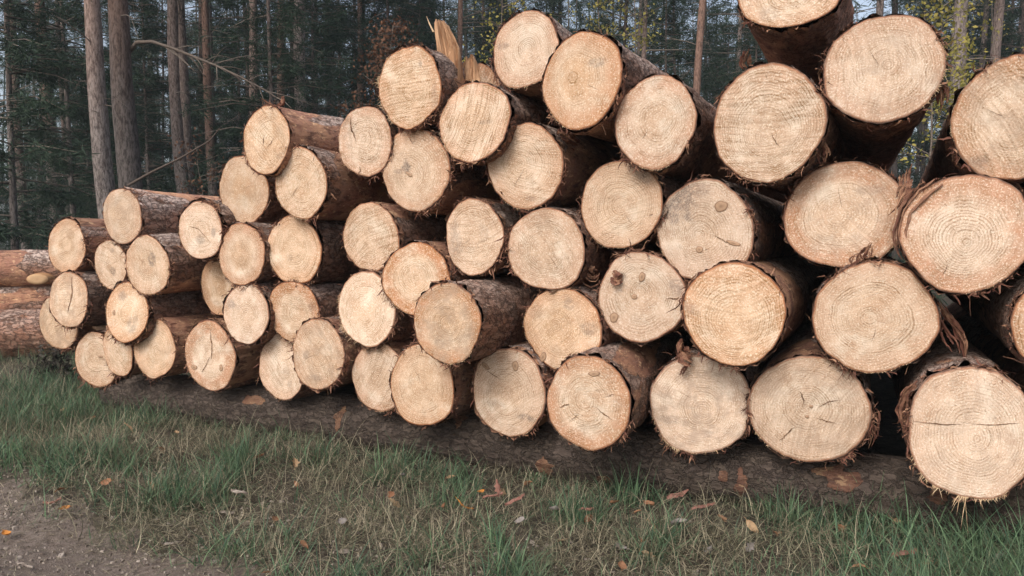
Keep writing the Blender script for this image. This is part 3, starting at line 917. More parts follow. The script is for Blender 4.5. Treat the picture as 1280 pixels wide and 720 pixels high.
# bearer log under the pile
bc = np.array([0.0, 0.0])
Db = D0 + 0.24
smin, smax = -5.05, 3.4
st0 = DV * Db + EV * smin
root = empty('bearer_log', (st0[0], st0[1], 0.125), (0, 0, -TH - math.pi / 2))
tag(root, 'long dark weathered log lying in the grass under the whole pile', 'log')
outl = outline_fn(.165, .15, 301)
flat0 = lambda x, z: 0.02 * np.asarray(x, float)
bearer_bark = bark_tube('bark', outl, .155, smax - smin, 301, flat0, .0, .12, th=.012, taper=-.05, ystep=.022, parent=root,
          color=(.0, .15, 1, 1), na=130, greyang=math.pi * .62)
obj('cut_face', face_mesh(outl, .155, flat0, 301), root, color=(.5, .5, .3, .3))


def bearer_spot(px, py):
    rr_ = ray(px, py)
    d2 = np.array([rr_[:2] @ DV, rr_[2]])
    o2 = np.array([-Db, CAMH - 0.125])
    A = d2 @ d2
    B = 2 * o2 @ d2
    disc = B * B - 4 * A * (o2 @ o2 - .168 ** 2)
    if disc < 0:
        return None
    t = (-B - math.sqrt(disc)) / (2 * A)
    return np.array([0, 0, CAMH]) + t * rr_, t / FPX


bpy.context.view_layer.update()
bme = bearer_bark.data
co_ = np.zeros(len(bme.vertices) * 3, np.float32)
bme.vertices.foreach_get('co', co_)
co_ = co_.reshape(-1, 3)
mw = np.array(bearer_bark.matrix_world)
wc = co_ @ mw[:3, :3].T + mw[:3, 3]
pe = np.zeros(len(co_), np.float32)
wn_ = fbm(wc * 22, 3)
for (px, py, a, b) in [(927, 600, 14, 34), (1050, 597, 62, 24), (424, 522, 14, 42), (1172, 620, 26, 14), (905, 592, 14, 20), (680, 582, 20, 32), (575, 520, 16, 30), (320, 500, 30, 10), (760, 600, 30, 12)]:
    hs_ = bearer_spot(px, py)
    if hs_ is None:
        continue
    hp, mp = hs_
    ds_ = (wc - hp)
    ls = ds_[:, :2] @ EV / (a * mp * .6)
    lz = ds_[:, 2] / (b * mp * .6)
    ln = (ds_[:, :2] @ DV) / .16
    q_ = np.sqrt(ls ** 2 + lz ** 2 + ln ** 2) + (wn_ - .5) * 1.8
    pe = np.maximum(pe, .85 * sstep(1.1, .6, q_))
bme.attributes['peel'].data.foreach_set('value', pe.astype(np.float32))

# three logs lying sideways beyond the left end
CD = np.array([math.cos(.16), math.sin(.16)])
for k, (py, Y, r0, label, op) in enumerate([
        (336, 7.75, .185, 'reddish log with a pale branch stub, topmost of three lying sideways at left', dict(peel=.42, grey=.6, bright=.75)),
        (374, 7.85, .20, 'grey-green barked log in the middle of three lying sideways at left', dict(peel=.25, grey=1.0, bright=.85)),
        (417, 7.6, .235, 'thick orange-topped log lowest of three lying sideways at left', dict(peel=.62, grey=.35, bright=.75))]):
    c = at_depth(20, py, Y)
    rot = .16
    xr = -4.35
    s = (xr - c[0]) / CD[0]
    pr = np.array([c[0] + s * CD[0], c[1] + s * CD[1], c[2]])
    root = empty('pine_log', pr, (0, 0, math.pi / 2 + rot))      # local +Y runs to the left
    tag(root, label, 'log', 'logs lying sideways left of the big pile')
    outl = outline_fn(r0, r0, 400 + k)
    bark_tube('bark', outl, r0, 4.2, 400 + k, flat0, op['peel'] + .1, op['grey'], parent=root, color=(.7, op['bright'], 0, 1), ystep=.035, taper=-.12)
    obj('cut_face', face_mesh(outl, r0, flat0, 400 + k), root, color=(.4, .3, .3, .5))
    if k == 0:
        # sawn branch stub facing the road
        cs = at_depth(47, 349, 7.53)
        acc = Acc()
        n = 20
        ph = np.arange(n) * 2 * np.pi / n
        dirv = np.array([.12, -1, -.05])
        ux = np.array([1, .12, 0])
        uz = np.array([-.05, 0, 1])
        ringp = lambda q, s: cs + dirv * s + ux * (np.cos(ph) * q * .10)[:, None] + uz * (np.sin(ph) * q * .052)[:, None]
        v = np.concatenate([ringp(1.25, -.16), ringp(1.05, 0), ringp(1.0, .012), ringp(.5, .014), ringp(.02, .013)])
        acc.add(v, grid_quads(5, n), tint=np.repeat([1, 1, .8, .6, .7], n))
        child_world(acc.mesh('branch_stub', [M['fibre']]), 'branch_stub', root)


# ------------------------------------------------------------------ ground
def gz(x, y):
    sc = np.ndim(x) == 0
    x = np.atleast_1d(np.asarray(x, float))
    y = np.atleast_1d(np.asarray(y, float))
    z = (fbm(np.stack([x * .9, y * .9, np.zeros_like(x)], -1), 2) - .5) * .10
    d = x * DV[0] + y * DV[1]
    z = z * sstep(25, 8, y)
    z = z - .03 * sstep(2.5, 1.9, d)
    z = z - .01
    return float(z[0]) if sc else z


def edge_fn(s):
    return (np.clip(2.08 + (-2.15 - s) * .14, 1.7, 2.5) + .22 * (fbm(np.stack([s * .9, s * 0, s * 0 + 3], -1), 3) - .5)
            + .16 * (fbm(np.stack([s * 5, s * 0, s * 0 + 8], -1), 2) - .5))


def path_z(x, y):
    z = gz(x, y) - .012 + .030 * (fbm(np.stack([x * 3.2, y * 3.2, x * 0 + 2], -1), 2) - .5)
    return z + .020 * (fbm(np.stack([x * 15, y * 15, x * 0 + 7], -1), 4) - .5)


def nonuni(lo, hi, dens_lo, dens_hi, fine, grow=1.13):
    xs = [dens_lo]
    while xs[-1] < dens_hi:
        xs.append(xs[-1] + fine)
    s = fine
    while xs[-1] < hi:
        s *= grow
        xs.append(xs[-1] + s)
    s = fine
    left = [dens_lo]
    while left[-1] > lo:
        s *= grow
        left.append(left[-1] - s)
    return np.array(left[::-1][:-1] + xs)


gx = nonuni(-300, 300, -6, 4, .06)
gy = nonuni(-60, 500, 1.5, 8, .06)
X, Y = np.meshgrid(gx, gy, indexing='xy')
xx, yy = X.ravel(), Y.ravel()
zz = gz(xx, yy) + .012 * (fbm(np.stack([xx * 9, yy * 9, xx * 0], -1), 2) - .5) * (yy < 9)
eS = xx * EV[0] + yy * EV[1]
eD = xx * DV[0] + yy * DV[1]
zz = zz - .075 * sstep(.10, -.30, eD - edge_fn(eS) + .25 * (fbm(np.stack([xx * 6, yy * 6, xx * 0 + 5], -1), 3) - .5))
o = obj('ground', mk_mesh('ground', np.stack([xx, yy, zz], -1), grid_quads(len(gy), len(gx), wrap=False), None, None, [M['soil']]))
tag(o, 'dark forest soil and matted thatch under the grass', 'ground', kind='structure')

# dirt track, running along the front of the pile
ss = np.arange(-7.5, 3.0, .022)
tt = np.linspace(0, 1, 90)
S, T = np.meshgrid(ss, tt, indexing='xy')
DD = .2 + T * (edge_fn(ss) + .30 - .2)[None, :]
px_ = EV[0] * S + DV[0] * DD
py_ = EV[1] * S + DV[1] * DD
xx, yy = px_.ravel(), py_.ravel()
zz = path_z(xx, yy) - .05 * sstep(.93, 1.0, T.ravel())
o = obj('path', mk_mesh('path', np.stack([xx, yy, zz], -1), grid_quads(len(tt), len(ss), wrap=False), None, None, [M['dirt']]))
tag(o, 'bare sandy dirt track along the front of the grass verge', 'path', kind='structure')


# ------------------------------------------------------------------ grass
def blades(x, y, z0, L, w, lean, az, bend, tint, seg=4):
    n = len(x)
    s = np.linspace(0, 1, seg + 1)[None, :]
    a = lean[:, None] + bend[:, None] * s            # angle from vertical along the blade
    ds = (L / seg)[:, None]
    h = np.concatenate([np.zeros((n, 1)), np.cumsum(np.cos(a[:, :-1]) * ds, 1)], 1)
    r = np.concatenate([np.zeros((n, 1)), np.cumsum(np.sin(a[:, :-1]) * ds, 1)], 1)
    cx, sx = np.cos(az)[:, None], np.sin(az)[:, None]
    wob = rng.normal(0, .012, (n, 1)) * s ** 2 * 3
    px = x[:, None] + r * cx - wob * sx
    py = y[:, None] + r * sx + wob * cx
    pz = np.maximum(z0[:, None] + h, z0[:, None] + .004)
    ww = w[:, None] * (1 - .92 * s ** 1.6) * .5
    tw = rng.normal(0, .5, (n, 1))
    ax, ay = -sx * np.cos(tw) - cx * np.sin(tw), cx * np.cos(tw) - sx * np.sin(tw)
    v = np.stack([np.stack([px + ax * ww, py + ay * ww, pz], -1), np.stack([px - ax * ww, py - ay * ww, pz], -1)], 2)
    v = v.reshape(-1, 3)
    base = (np.arange(n) * (seg + 1) * 2)[:, None]
    k = np.arange(seg)[None, :] * 2
    q = np.stack([base + k, base + k + 1, base + k + 3, base + k + 2], -1).reshape(-1, 4)
    return v, q, np.repeat(tint, (seg + 1) * 2)


def verge(n, dlo=1.95, dhi=3.75, smin=-7.2, smax=3.0):
    s = rng.uniform(smin, smax, n)
    d = rng.uniform(dlo, dhi, n)
    x = EV[0] * s + DV[0] * d
    y = EV[1] * s + DV[1] * d
    return x, y, s, d


def dens(x, y, s, d):
    e = np.clip(2.06 + (-2.15 - s) * .14, 1.7, 2.5) + .40 * (fbm(np.stack([s * 1.3, d * 1.3, s * 0 + 4], -1), 3) - .5)
    return sstep(-.38, .30, d - e)


acc = Acc()
# living grass in tufts
x, y, s, d = verge(4200)
m = dens(x, y, s, d)
tuft = fbm(np.stack([x * 3.4, y * 3.4, x * 0 + 1], -1), 3)
g_amt = sstep(.42, .62, tuft + .22 * sstep(-.7, .5, s) + .05 * sstep(-3.0, -4.4, s) - .04 * sstep(.2, -.5, s) * sstep(-3.2, -2.2, s))
keep = rng.random(len(x)) < m * (.30 + .70 * g_amt)
x, y, s, d, g_amt = [a[keep] for a in (x, y, s, d, g_amt)]
nb = (rng.integers(5, 16, len(x)) * (.5 + g_amt)).astype(int)
idx = np.repeat(np.arange(len(x)), nb)
bx = x[idx] + rng.normal(0, .030, len(idx))
by = y[idx] + rng.normal(0, .030, len(idx))
hgt = (.066 + .092 * g_amt[idx]) * rng.uniform(.45, 1.6, len(idx)) * (1 + .35 * sstep(-.4, .4, s[idx]))
azm = rng.uniform(0, 6.28, len(x))[idx] + rng.normal(0, 1.5, len(idx))
wd = rng.uniform(.0026, .0066, len(idx)) * np.where(rng.random(len(idx)) < .12, 1.5, 1)
v, q, t = blades(bx, by, gz(bx, by), hgt, wd, np.abs(rng.normal(.5, .42, len(idx))), azm,
                 np.abs(rng.normal(.8, .65, len(idx))), np.clip(rng.normal(.35, .38, len(idx)), 0, 1), seg=5)
acc.add(v, q, tint=t)
# grass beyond the left end of the pile
n = 26000
x = rng.uniform(-8.5, -2.9, n)
y = rng.uniform(4.6, 8.2, n)
k2 = rng.random(n) < sstep(.3, .6, fbm(np.stack([x * 1.3, y * 1.3, x * 0 + 6], -1), 3))
x, y = x[k2], y[k2]
v, q, t = blades(x, y, gz(x, y), rng.uniform(.07, .24, len(x)), rng.uniform(.003, .006, len(x)), np.abs(rng.normal(.25, .25, len(x))),
                 rng.uniform(0, 6.28, len(x)), np.abs(rng.normal(.6, .5, len(x))), np.clip(rng.normal(.3, .3, len(x)), 0, 1))
acc.add(v, q, tint=t)
o = obj('grass', acc.mesh('grass', [M['grass']]))
tag(o, 'green grass tufts growing along the foot of the log pile', 'grass', kind='stuff')

acc = Acc()
x, y, s, d = verge(105000)
m = dens(x, y, s, d)
cl = fbm(np.stack([x * 3.1, y * 3.1, x * 0 + 31], -1), 3)
keep = rng.random(len(x)) < np.clip(m * 1.2 - .0, 0, 1) * (.25 + .75 * sstep(.28, .62, cl))
x, y = x[keep], y[keep]
n = len(x)
v, q, t = blades(x, y, gz(x, y) + rng.uniform(0, .05, n), rng.uniform(.04, .15, n), rng.uniform(.0015, .0042, n), np.abs(rng.normal(1.15, .42, n)),
                 rng.uniform(0, 6.28, n), rng.normal(.35, .9, n), np.clip(rng.normal(.30, .42, n), 0, 1), seg=5)
acc.add(v, q, tint=t)
x, y, s, d = verge(3200)
keep = rng.random(len(x)) < dens(x, y, s, d)
x, y = x[keep], y[keep]
n = len(x)
v, q, t = blades(x, y, gz(x, y), rng.uniform(.10, .30, n), rng.uniform(.0014, .0034, n), np.abs(rng.normal(.35, .35, n)),
                 rng.uniform(0, 6.28, n), np.abs(rng.normal(.9, .7, n)), np.clip(rng.normal(.75, .25, n), 0, 1), seg=6)
acc.add(v, q, tint=t)
n = 22000
x = rng.uniform(-8.5, -2.9, n)
y = rng.uniform(4.4, 8.2, n)
v, q, t = blades(x, y, gz(x, y) + rng.uniform(0, .04, n), rng.uniform(.06, .24, n), rng.uniform(.0015, .0035, n), np.abs(rng.normal(.9, .4, n)),
                 rng.uniform(0, 6.28, n), rng.normal(.35, .7, n), np.clip(rng.normal(.35, .3, n), 0, 1))
acc.add(v, q, tint=t)
# thin straws strewn over the track
x, y, s, d = verge(15000, 1.2, 2.8)
n = len(x)
v, q, t = blades(x, y, np.where(d < edge_fn(s), path_z(x, y), gz(x, y)) + .006, rng.uniform(.015, .085, n), rng.uniform(.0012, .0032, n), rng.uniform(1.3, 1.6, n),
                 rng.uniform(0, 6.28, n), rng.normal(0, .25, n), np.clip(rng.normal(.5, .3, n), 0, 1))
acc.add(v, q, tint=t)
o = obj('dry_grass', acc.mesh('dry_grass', [M['straw']]))
tag(o, 'tangled dry grey-brown grass matted over the verge', 'grass', kind='stuff')

# crumbs of wood and stone on the track
acc = Acc()
x, y, s, d = verge(13000, 1.2, 2.85)
zz = np.where(d < edge_fn(s), path_z(x, y), gz(x, y)) + .004
for k in range(len(x)):
    sz = rng.uniform(.0025, .0095) * (2.2 if rng.random() < .06 else 1)
    ph = np.sort(rng.uniform(0, 6.28, 6))
    el = rng.uniform(.4, 1, 2)
    a = rng.uniform(0, 3.14)
    lx, ly = np.cos(ph) * sz * el[0] * 1.5, np.sin(ph) * sz * el[1]
    px2, py2 = lx * math.cos(a) - ly * math.sin(a), lx * math.sin(a) + ly * math.cos(a)
    b = np.stack([x[k] + px2, y[k] + py2, np.full(6, zz[k] - .004)], -1)
    tp = np.stack([x[k] + px2 * .75, y[k] + py2 * .75, zz[k] + sz * rng.uniform(.1, .5, 6)], -1)
    vv = np.concatenate([b, tp, [[x[k], y[k], zz[k] + sz * .4]]])
    acc.add(vv, grid_quads(2, 6), [[6 + j, 6 + (j + 1) % 6, 12] for j in range(6)], tint=rng.random())
o = obj('gravel', acc.mesh('gravel', [M['litter']], smooth=False))
tag(o, 'small stones and wood crumbs scattered over the dirt track', 'gravel', kind='stuff')


# ------------------------------------------------------------------ fallen leaves, bark chips, twigs, weed
def leaf_mesh(seed, L, W, mat, curl=.35, lobes=0):
    r = np.random.default_rng(seed)
    n = 13
    s = np.linspace(0, 1, n)
    w = np.sin(np.pi * s ** .8) ** .8 * W * .5
    if lobes:
        w = w * (1 + .35 * np.sin(s * lobes * 6.28))
    rows = []
    bend = r.uniform(-.6, .9)
    for j, f in enumerate((-1, -.5, 0, .5, 1)):
        z = curl * W * .5 * f * f + bend * L * .25 * (s - .5) ** 2 * 4 + r.normal(0, L * .012, n)
        rows.append(np.stack([s * L - L / 2, f * w, z], -1))
    v = np.stack(rows, 1)
    top = v.reshape(-1, 3)
    bot = top - [0, 0, .0008]
    q1 = grid_quads(n, 5, wrap=False)
    stem = Acc()
    stem.add(np.concatenate([top, bot]), np.concatenate([q1, q1[:, ::-1] + len(top)]), tint=r.random())
    tube(stem, [(-L / 2, 0, bend * L * .25), (-L * .62, .004, bend * L * .3), (-L * .72, 0, bend * L * .3 + .004)], .0012, 4, tint=1)
    return stem.mesh('fallen_leaf', [mat])


def chip_mesh(seed, L, W, mat):
    r = np.random.default_rng(seed)
    n = 9
    s = np.linspace(0, 1, n)
    w = W * .5 * r.uniform(.45, 1.1, n) * np.sin(np.linspace(.35, 2.85, n))
    c = np.cumsum(r.normal(0, W * .08, n))
    zc = np.cumsum(r.normal(0, .003, n))
    cols = []
    for f, z in ((-1, .2), (-.4, .9), (.3, 1.0), (1, .3), (.6, -.4), (-.6, -.4)):
        cols.append(np.stack([s * L - L / 2, c + f * w, zc + z * .007 + r.normal(0, .0012, n)], -1))
    v = np.stack(cols, 1).reshape(-1, 3)
    return mk_mesh('bark_chip', v, grid_quads(n, 6), None, {'tint': np.clip(vnoise(v * 80 + seed), 0, 1)}, [mat], smooth=False)


M['fl_or'] = mat_tint('orange_fallen_leaf', (0.55, 0.20, 0.04), (0.50, 0.24, 0.06), .7, 40, .25, .1, noisecol=(.30, .11, .03))
M['fl_br'] = mat_tint('brown_fallen_leaf', (0.24, 0.11, 0.06), (0.30, 0.165, 0.09), .8, 40, .2, .1, noisecol=(.13, .06, .035))
M['fl_ta'] = mat_tint('tan_fallen_leaf', (0.34, 0.22, 0.12), (0.42, 0.29, 0.17), .8, 40, .2, .1, noisecol=(.2, .12, .07))
M['fl_gr'] = mat_tint('grey_fallen_leaf', (0.20, 0.175, 0.16), (0.27, 0.24, 0.215), .8, 40, .2, .1, noisecol=(.12, .10, .09))
M['chipr'] = mat_tint('reddish_bark_chip', (0.19, 0.085, 0.060), (0.31, 0.155, 0.125), .85, 50, noisecol=(.13, .055, .04))
LV = [
 (8, 653, .05, .035, 'fl_or', 'orange leaf at the left edge of the dirt track'),
 (68, 711, .06, .022, 'fl_or', 'narrow orange leaf lying lowest on the dirt track'),
 (80, 627, .05, .03, 'fl_or', 'red-orange leaf beside a bark chip at the edge of the track'),
 (369, 580, .075, .035, 'fl_ta', 'upright tan leaf in the grass left of centre'),
 (488, 622, .045, .035, 'fl_br', 'small red-brown leaf alone in the grass at centre left'),
 (580, 637, .08, .03, 'fl_or', 'orange-tan curled leaf in the dry grass at centre'),
 (601, 618, .05, .025, 'fl_or', 'small orange leaf touching the red bark chips'),
 (769, 632, .045, .045, 'fl_br', 'round brown leaf left of the greener grass'),
 (797, 643, .035, .03, 'fl_br', 'tiny brown leaf beside a dusty pink one'),
 (812, 634, .06, .045, 'fl_br', 'dusty pink-brown leaf tucked under tall grass'),
 (849, 657, .07, .06, 'fl_gr', 'crumpled grey leaf standing in the green grass'),
 (902, 651, .06, .035, 'fl_br', 'red-brown leaf leaning on green blades below the bearer log'),
 (941, 663, .075, .032, 'fl_ta', 'yellowish tan leaf lying flat below the bearer log'),
 (777, 712, .05, .035, 'fl_br', 'reddish leaf at the bottom edge of the picture'),
 (693, 641, .05, .05, 'fl_gr', 'pale grey leaf right of the red bark chips'),
 (1072, 712, .06, .03, 'fl_br', 'brown leaf at the lower right among green grass'),
 (1118, 655, .06, .035, 'fl_ta', 'tan leaf leaning against the bearer log at right'),
 (650, 655, .05, .04, 'fl_gr', 'grey crumpled leaf below the red bark chips'),
 (428, 655, .04, .03, 'fl_gr', 'small grey leaf in the dry grass left of centre'),
]
for k, (px, py, L, W, mt, label) in enumerate(LV):
    P = hit_ground(px, py, .05)
    o = obj('fallen_leaf', leaf_mesh(50 + k, L, W, M[mt], lobes=3 if k % 4 == 3 else 0))
    o.location = (P[0], P[1], P[2] + .012 + (-.035 if px < 120 else 0))
    if px < 120:
        P = hit_ground(px, py, .01)
        o.location = (P[0], P[1], gz(P[0], P[1]) + .012)
    o.rotation_euler = (random.uniform(-.5, .7), random.uniform(-.5, .5), random.uniform(0, 6.28))
    tag(o, label, 'leaf', 'fallen autumn leaves')
pool = [leaf_mesh(150 + k, .055 + .012 * (k % 3), .034, M[('fl_br', 'fl_ta', 'fl_br', 'fl_gr')[k % 4]], lobes=3 * (k % 2)) for k in range(8)]
x, y, s, d = verge(190, 2.0, 3.35)
keep = rng.random(190) < .35 + .5 * sstep(-1.5, .5, s)
for k, (a, b) in enumerate(zip(x[keep], y[keep])):
    o = obj('fallen_leaf', pool[k % 8])
    o.location = (a, b, gz(a, b) + random.uniform(.025, .075))
    o.rotation_euler = (random.uniform(-.9, .9), random.uniform(-.9, .9), random.uniform(0, 6.28))
    o.scale = (random.uniform(.6, 1.2),) * 3
    tag(o, 'small withered leaf among many alike caught in the verge grass', 'leaf', 'withered leaves caught in the grass')
CH = [
 (66, 622, .12, .03, 'long reddish bark chip at the edge of the dirt track'),
 (616, 622, .10, .035, 'left chip of the red bark pieces in the grass at centre'),
 (622, 612, .09, .03, 'upright chip of the red bark pieces in the grass at centre'),
 (644, 628, .11, .032, 'right chip of the red bark pieces in the grass at centre'),
 (846, 620, .12, .04, 'red-brown bark chip sloping against the foot of the bearer log'),
 (878, 634, .13, .035, 'flat brown bark chip in front of the bearer log'),
 (733, 640, .08, .03, 'small brown bark chip in the middle of the grass'),
 (1130, 692, .16, .04, 'long brown bark chip lying in the grass at lower right'),
 (300, 618, .10, .03, 'greyish bark chip in the grass beside the dirt track'),
 (285, 633, .09, .03, 'pale wood chip at the right end of the dirt track'),
 (30, 690, .09, .02, 'thin pale wood chip on the dirt track'),
 (215, 668, .07, .03, 'short brown wood chip in the middle of the dirt track'),
]
for k, (px, py, L, W, label) in enumerate(CH):
    P = hit_ground(px, py, .04)
    o = obj('bark_chip', chip_mesh(80 + k, L, W, M['chipr'] if k < 8 else M['litter']))
    o.location = (P[0], P[1], P[2] + .01)
    if k in (0, 9, 10, 11):
        P = hit_ground(px, py, .0)
        o.location = (P[0], P[1], gz(P[0], P[1]) + .012)
    o.rotation_euler = (random.uniform(-.3, .3), -.9 if k == 2 else random.uniform(-.2, .2), random.uniform(-.5, .5) + (1.4 if k == 2 else 0))
    tag(o, label, 'bark chip', 'bark and wood chips on the ground')


def twig_mesh(seed, pts, r0, side=4):
    r = np.random.default_rng(seed)
    acc = Acc()
    pts = np.array(pts)
    n = 8
    s = np.linspace(0, len(pts) - 1, n)
    P = np.stack([np.interp(s, np.arange(len(pts)), pts[:, i]) for i in range(3)], -1) + r.normal(0, .004, (n, 3))
    tube(acc, P, np.linspace(r0, r0 * .35, n), 5, tint=.4)
    for k in range(side):
        j = r.integers(2, n - 1)
        d = r.normal(0, 1, 3) + np.array([0, 0, .9])
        d /= np.linalg.norm(d)
        tube(acc, [P[j], P[j] + d * .05, P[j] + d * .1 + r.normal(0, .01, 3)], [r0 * .5, r0 * .4, r0 * .2], 4, tint=.7)
    return acc.mesh('twig', [M['twig']])


for k, (pix, label, r0, sd) in enumerate([
        ([(1022, 605), (1030, 635), (1038, 662)], 'dark stick leaning against the bearer log below the pile', .006, 0),
        ([(955, 608), (980, 632), (1010, 618)], 'forked dry twig in front of the bearer log', .003, 5),
        ([(1150, 645), (1165, 668), (1180, 690)], 'thin twig standing in the grass at lower right', .003, 3),
        ([(505, 560), (498, 590), (492, 615)], 'dry brown stalk rising in front of the bearer log left of centre', .004, 2)]):
    pts = [hit_front(px, py, D0 + .10 - .08 * j) for j, (px, py) in enumerate(pix)]
    pts[-1][2] = min(pts[-1][2], .02)
    me = twig_mesh(k, pts, r0, sd)
    o = obj('twig', me)
    tag(o, label, 'twig', 'twigs by the bearer log')

# withered weed at the left foot of the pile
wb = hit_ground(74, 478, .0)
root = empty('weed', (wb[0], wb[1], 0))
tag(root, 'dark withered bushy weed at the foot of the far left logs', 'weed')
acc = Acc()
acc2 = Acc()
for k in range(55):
    a = rng.uniform(0, 6.28)
    l = rng.uniform(.15, .42)
    e = rng.uniform(.3, 1.4)
    p = np.array([rng.normal(0, .10), rng.normal(0, .06), 0])
    d = np.array([math.cos(a) * math.cos(e), math.sin(a) * math.cos(e) * .6, math.sin(e)])
    pts = [p, p + d * l * .5, p + d * l + np.array([0, 0, -.04])]
    tube(acc, pts, [.004, .003, .0012], 4, tint=rng.random())
    for j in range(12):
        t = rng.uniform(.3, 1)
        c = p + d * l * t + rng.normal(0, .012, 3)
        u, w_ = rng.normal(0, .016, 3), rng.normal(0, .007, 3)
        acc2.add([c - u, c + w_, c + u, c - w_], [[0, 1, 2, 3]], tint=rng.random())
obj('stems', acc.mesh('stems', [M['weed']]), root)
obj('leaves', acc2.mesh('leaves', [M['weed']], smooth=False), root)


# ------------------------------------------------------------------ forest
def trunk_mesh(seed, H, r0, bend=.25, dead=16, na=14, ny=34, lowdead=1.2):
    r = np.random.default_rng(seed)
    acc = Acc()
    zs = np.linspace(0, 1, ny) ** 1.1 * H
    k1, k2, p1, p2 = r.uniform(.2, .45), r.uniform(.1, .3), r.uniform(0, 6), r.uniform(0, 6)
    cx = bend * (np.sin(zs * k1 + p1) - math.sin(p1)) * .6
    cy = bend * (np.sin(zs * k2 + p2) - math.sin(p2)) * .6
    rad = r0 * (1 - .80 * (zs / H) ** 1.1) * (1 + .22 * np.exp(-zs / .3))
    ph = np.arange(na) * 2 * np.pi / na
    Z, PH = np.meshgrid(zs, ph, indexing='ij')
    n = fbm(np.stack([np.cos(PH).ravel() * 2, np.sin(PH).ravel() * 2, Z.ravel() * 1.6 + seed], -1), 3)
    rr_ = (rad[:, None] * (1 + .16 * (n.reshape(Z.shape) - .5) * 2))
    v = np.stack([cx[:, None] + rr_ * np.cos(PH), cy[:, None] + rr_ * np.sin(PH), Z], -1).reshape(-1, 3)
    acc.add(v, grid_quads(ny, na))
    path = lambda z: np.array([np.interp(z, zs, cx), np.interp(z, zs, cy), z])
    ta = Acc()
    for k in range(dead):
        z = r.uniform(lowdead, H * .55)
        a = r.uniform(0, 6.28)
        L = r.uniform(.25, 1.7) * (.5 + .5 * z / H * 2)
        p = path(z)
        d = np.array([math.cos(a), math.sin(a), r.uniform(-.35, .35)])
        pts = [p, p + d * L * .4, p + d * L * .75 + np.array([0, 0, -.06 * L]), p + d * L + np.array([0, 0, r.normal(-.08, .12) * L])]
        rb = r.uniform(.008, .020)
        tube(ta, pts, [rb, rb * .8, rb * .55, rb * .25], 4, tint=r.random())
        for j in range(int(L * 5)):
            t = r.uniform(.35, 1)
            q = p + d * L * t + np.array([0, 0, -.06 * L * t])
            d2 = np.array([math.cos(a + r.normal(0, .9)), math.sin(a + r.normal(0, .9)), r.normal(-.1, .35)])
            l2 = r.uniform(.12, .5)
            tube(ta, [q, q + d2 * l2 * .5, q + d2 * l2], [rb * .4, rb * .3, rb * .12], 3, tint=r.random())
    me = acc.mesh('trunk', [M['trunk']])
    dm = ta.mesh('dead_branches', [M['twig']]) if dead else None
    return me, dm, path


def tufts(acc, centres, n, L, W, r, droop=.0):
    """needle sprays: narrow blades fanning out of every centre"""
    C = np.repeat(np.asarray(centres), n, 0)
    m = len(C)
    d = r.normal(0, 1, (m, 3))
    d[:, 2] = d[:, 2] * .7 - droop
    d /= np.linalg.norm(d, axis=1)[:, None]
    l = r.uniform(.5, 1.2, (m, 1)) * L
    side = np.cross(d, r.normal(0, 1, (m, 3)))
    side /= np.linalg.norm(side, axis=1)[:, None] + 1e-9
    w = W * r.uniform(.6, 1.3, (m, 1))
    a = C + r.normal(0, L * .25, (m, 3))
    v = np.stack([a, a + d * l * .45 + side * w, a + d * l, a + d * l * .45 - side * w], 1).reshape(-1, 3)
    q = np.arange(m * 4).reshape(-1, 4)
    ct = np.repeat(r.random(len(centres)), n)
    tint = np.clip(ct * .7 + r.random(m) * .5 - .1, 0, 1)
    acc.add(v, q, tint=np.repeat(tint, 4))


def pine_crown(seed, H, path, lo=.45):
    r = np.random.default_rng(seed)
    acc = Acc()
    ta = Acc()
    cen = []
    for k in range(40):
        z = H * (lo + (1 - lo) * r.random() ** .9)
        f = (z / H - lo) / (1 - lo)
        L = (2.6 * (1 - f) ** .6 + .5) * r.uniform(.6, 1.2)
        a = r.uniform(0, 6.28)
        d = np.array([math.cos(a), math.sin(a), r.uniform(-.1, .35)])
        p = path(z)
        tube(ta, [p, p + d * L * .5, p + d * L], [.03, .02, .006], 4, tint=r.random())
        for j in range(int(9 * L / 2) + 3):
            t = r.uniform(.35, 1.05)
            cen.append(p + d * L * t + r.normal(0, .22, 3))
    tufts(acc, cen, 24, .24, .0095, r)
    return acc.mesh('crown', [M['needle']]), ta.mesh('branches', [M['twig']])


def young_crown(seed, H, dense=1.0):
    """young conifer clothed low down, drooping sprays with gaps"""
    r = np.random.default_rng(seed)
    acc = Acc()
    ta = Acc()
    cen = []
    z = .7
    while z < H:
        f = z / H
        for k in range(6):
            a = r.uniform(0, 6.28)
            L = (1.75 * (1 - f) ** .75 + .18) * r.uniform(.6, 1.25)
            d = np.array([math.cos(a), math.sin(a), r.uniform(-.15, .25)])
            p = np.array([0, 0, z + r.normal(0, .12)])
            end = p + d * L + np.array([0, 0, -.10 * L * L])
            mid = p + d * L * .5
            tube(ta, [p, mid, end], [.018, .012, .004], 3, tint=r.random())
            for j in range(int(7 * L * dense) + 2):
                t = r.uniform(.2, 1.05)
                q = p * (1 - t) ** 2 + 2 * mid * t * (1 - t) + end * t * t
                cen.append(q + r.normal(0, .10, 3) * np.array([1, 1, .6]))
        z += r.uniform(.28, .45)
    tufts(acc, cen, 22, .18, .0075, r, droop=.3)
    return acc.mesh('crown', [M['needle']]), ta.mesh('branches', [M['twig']])


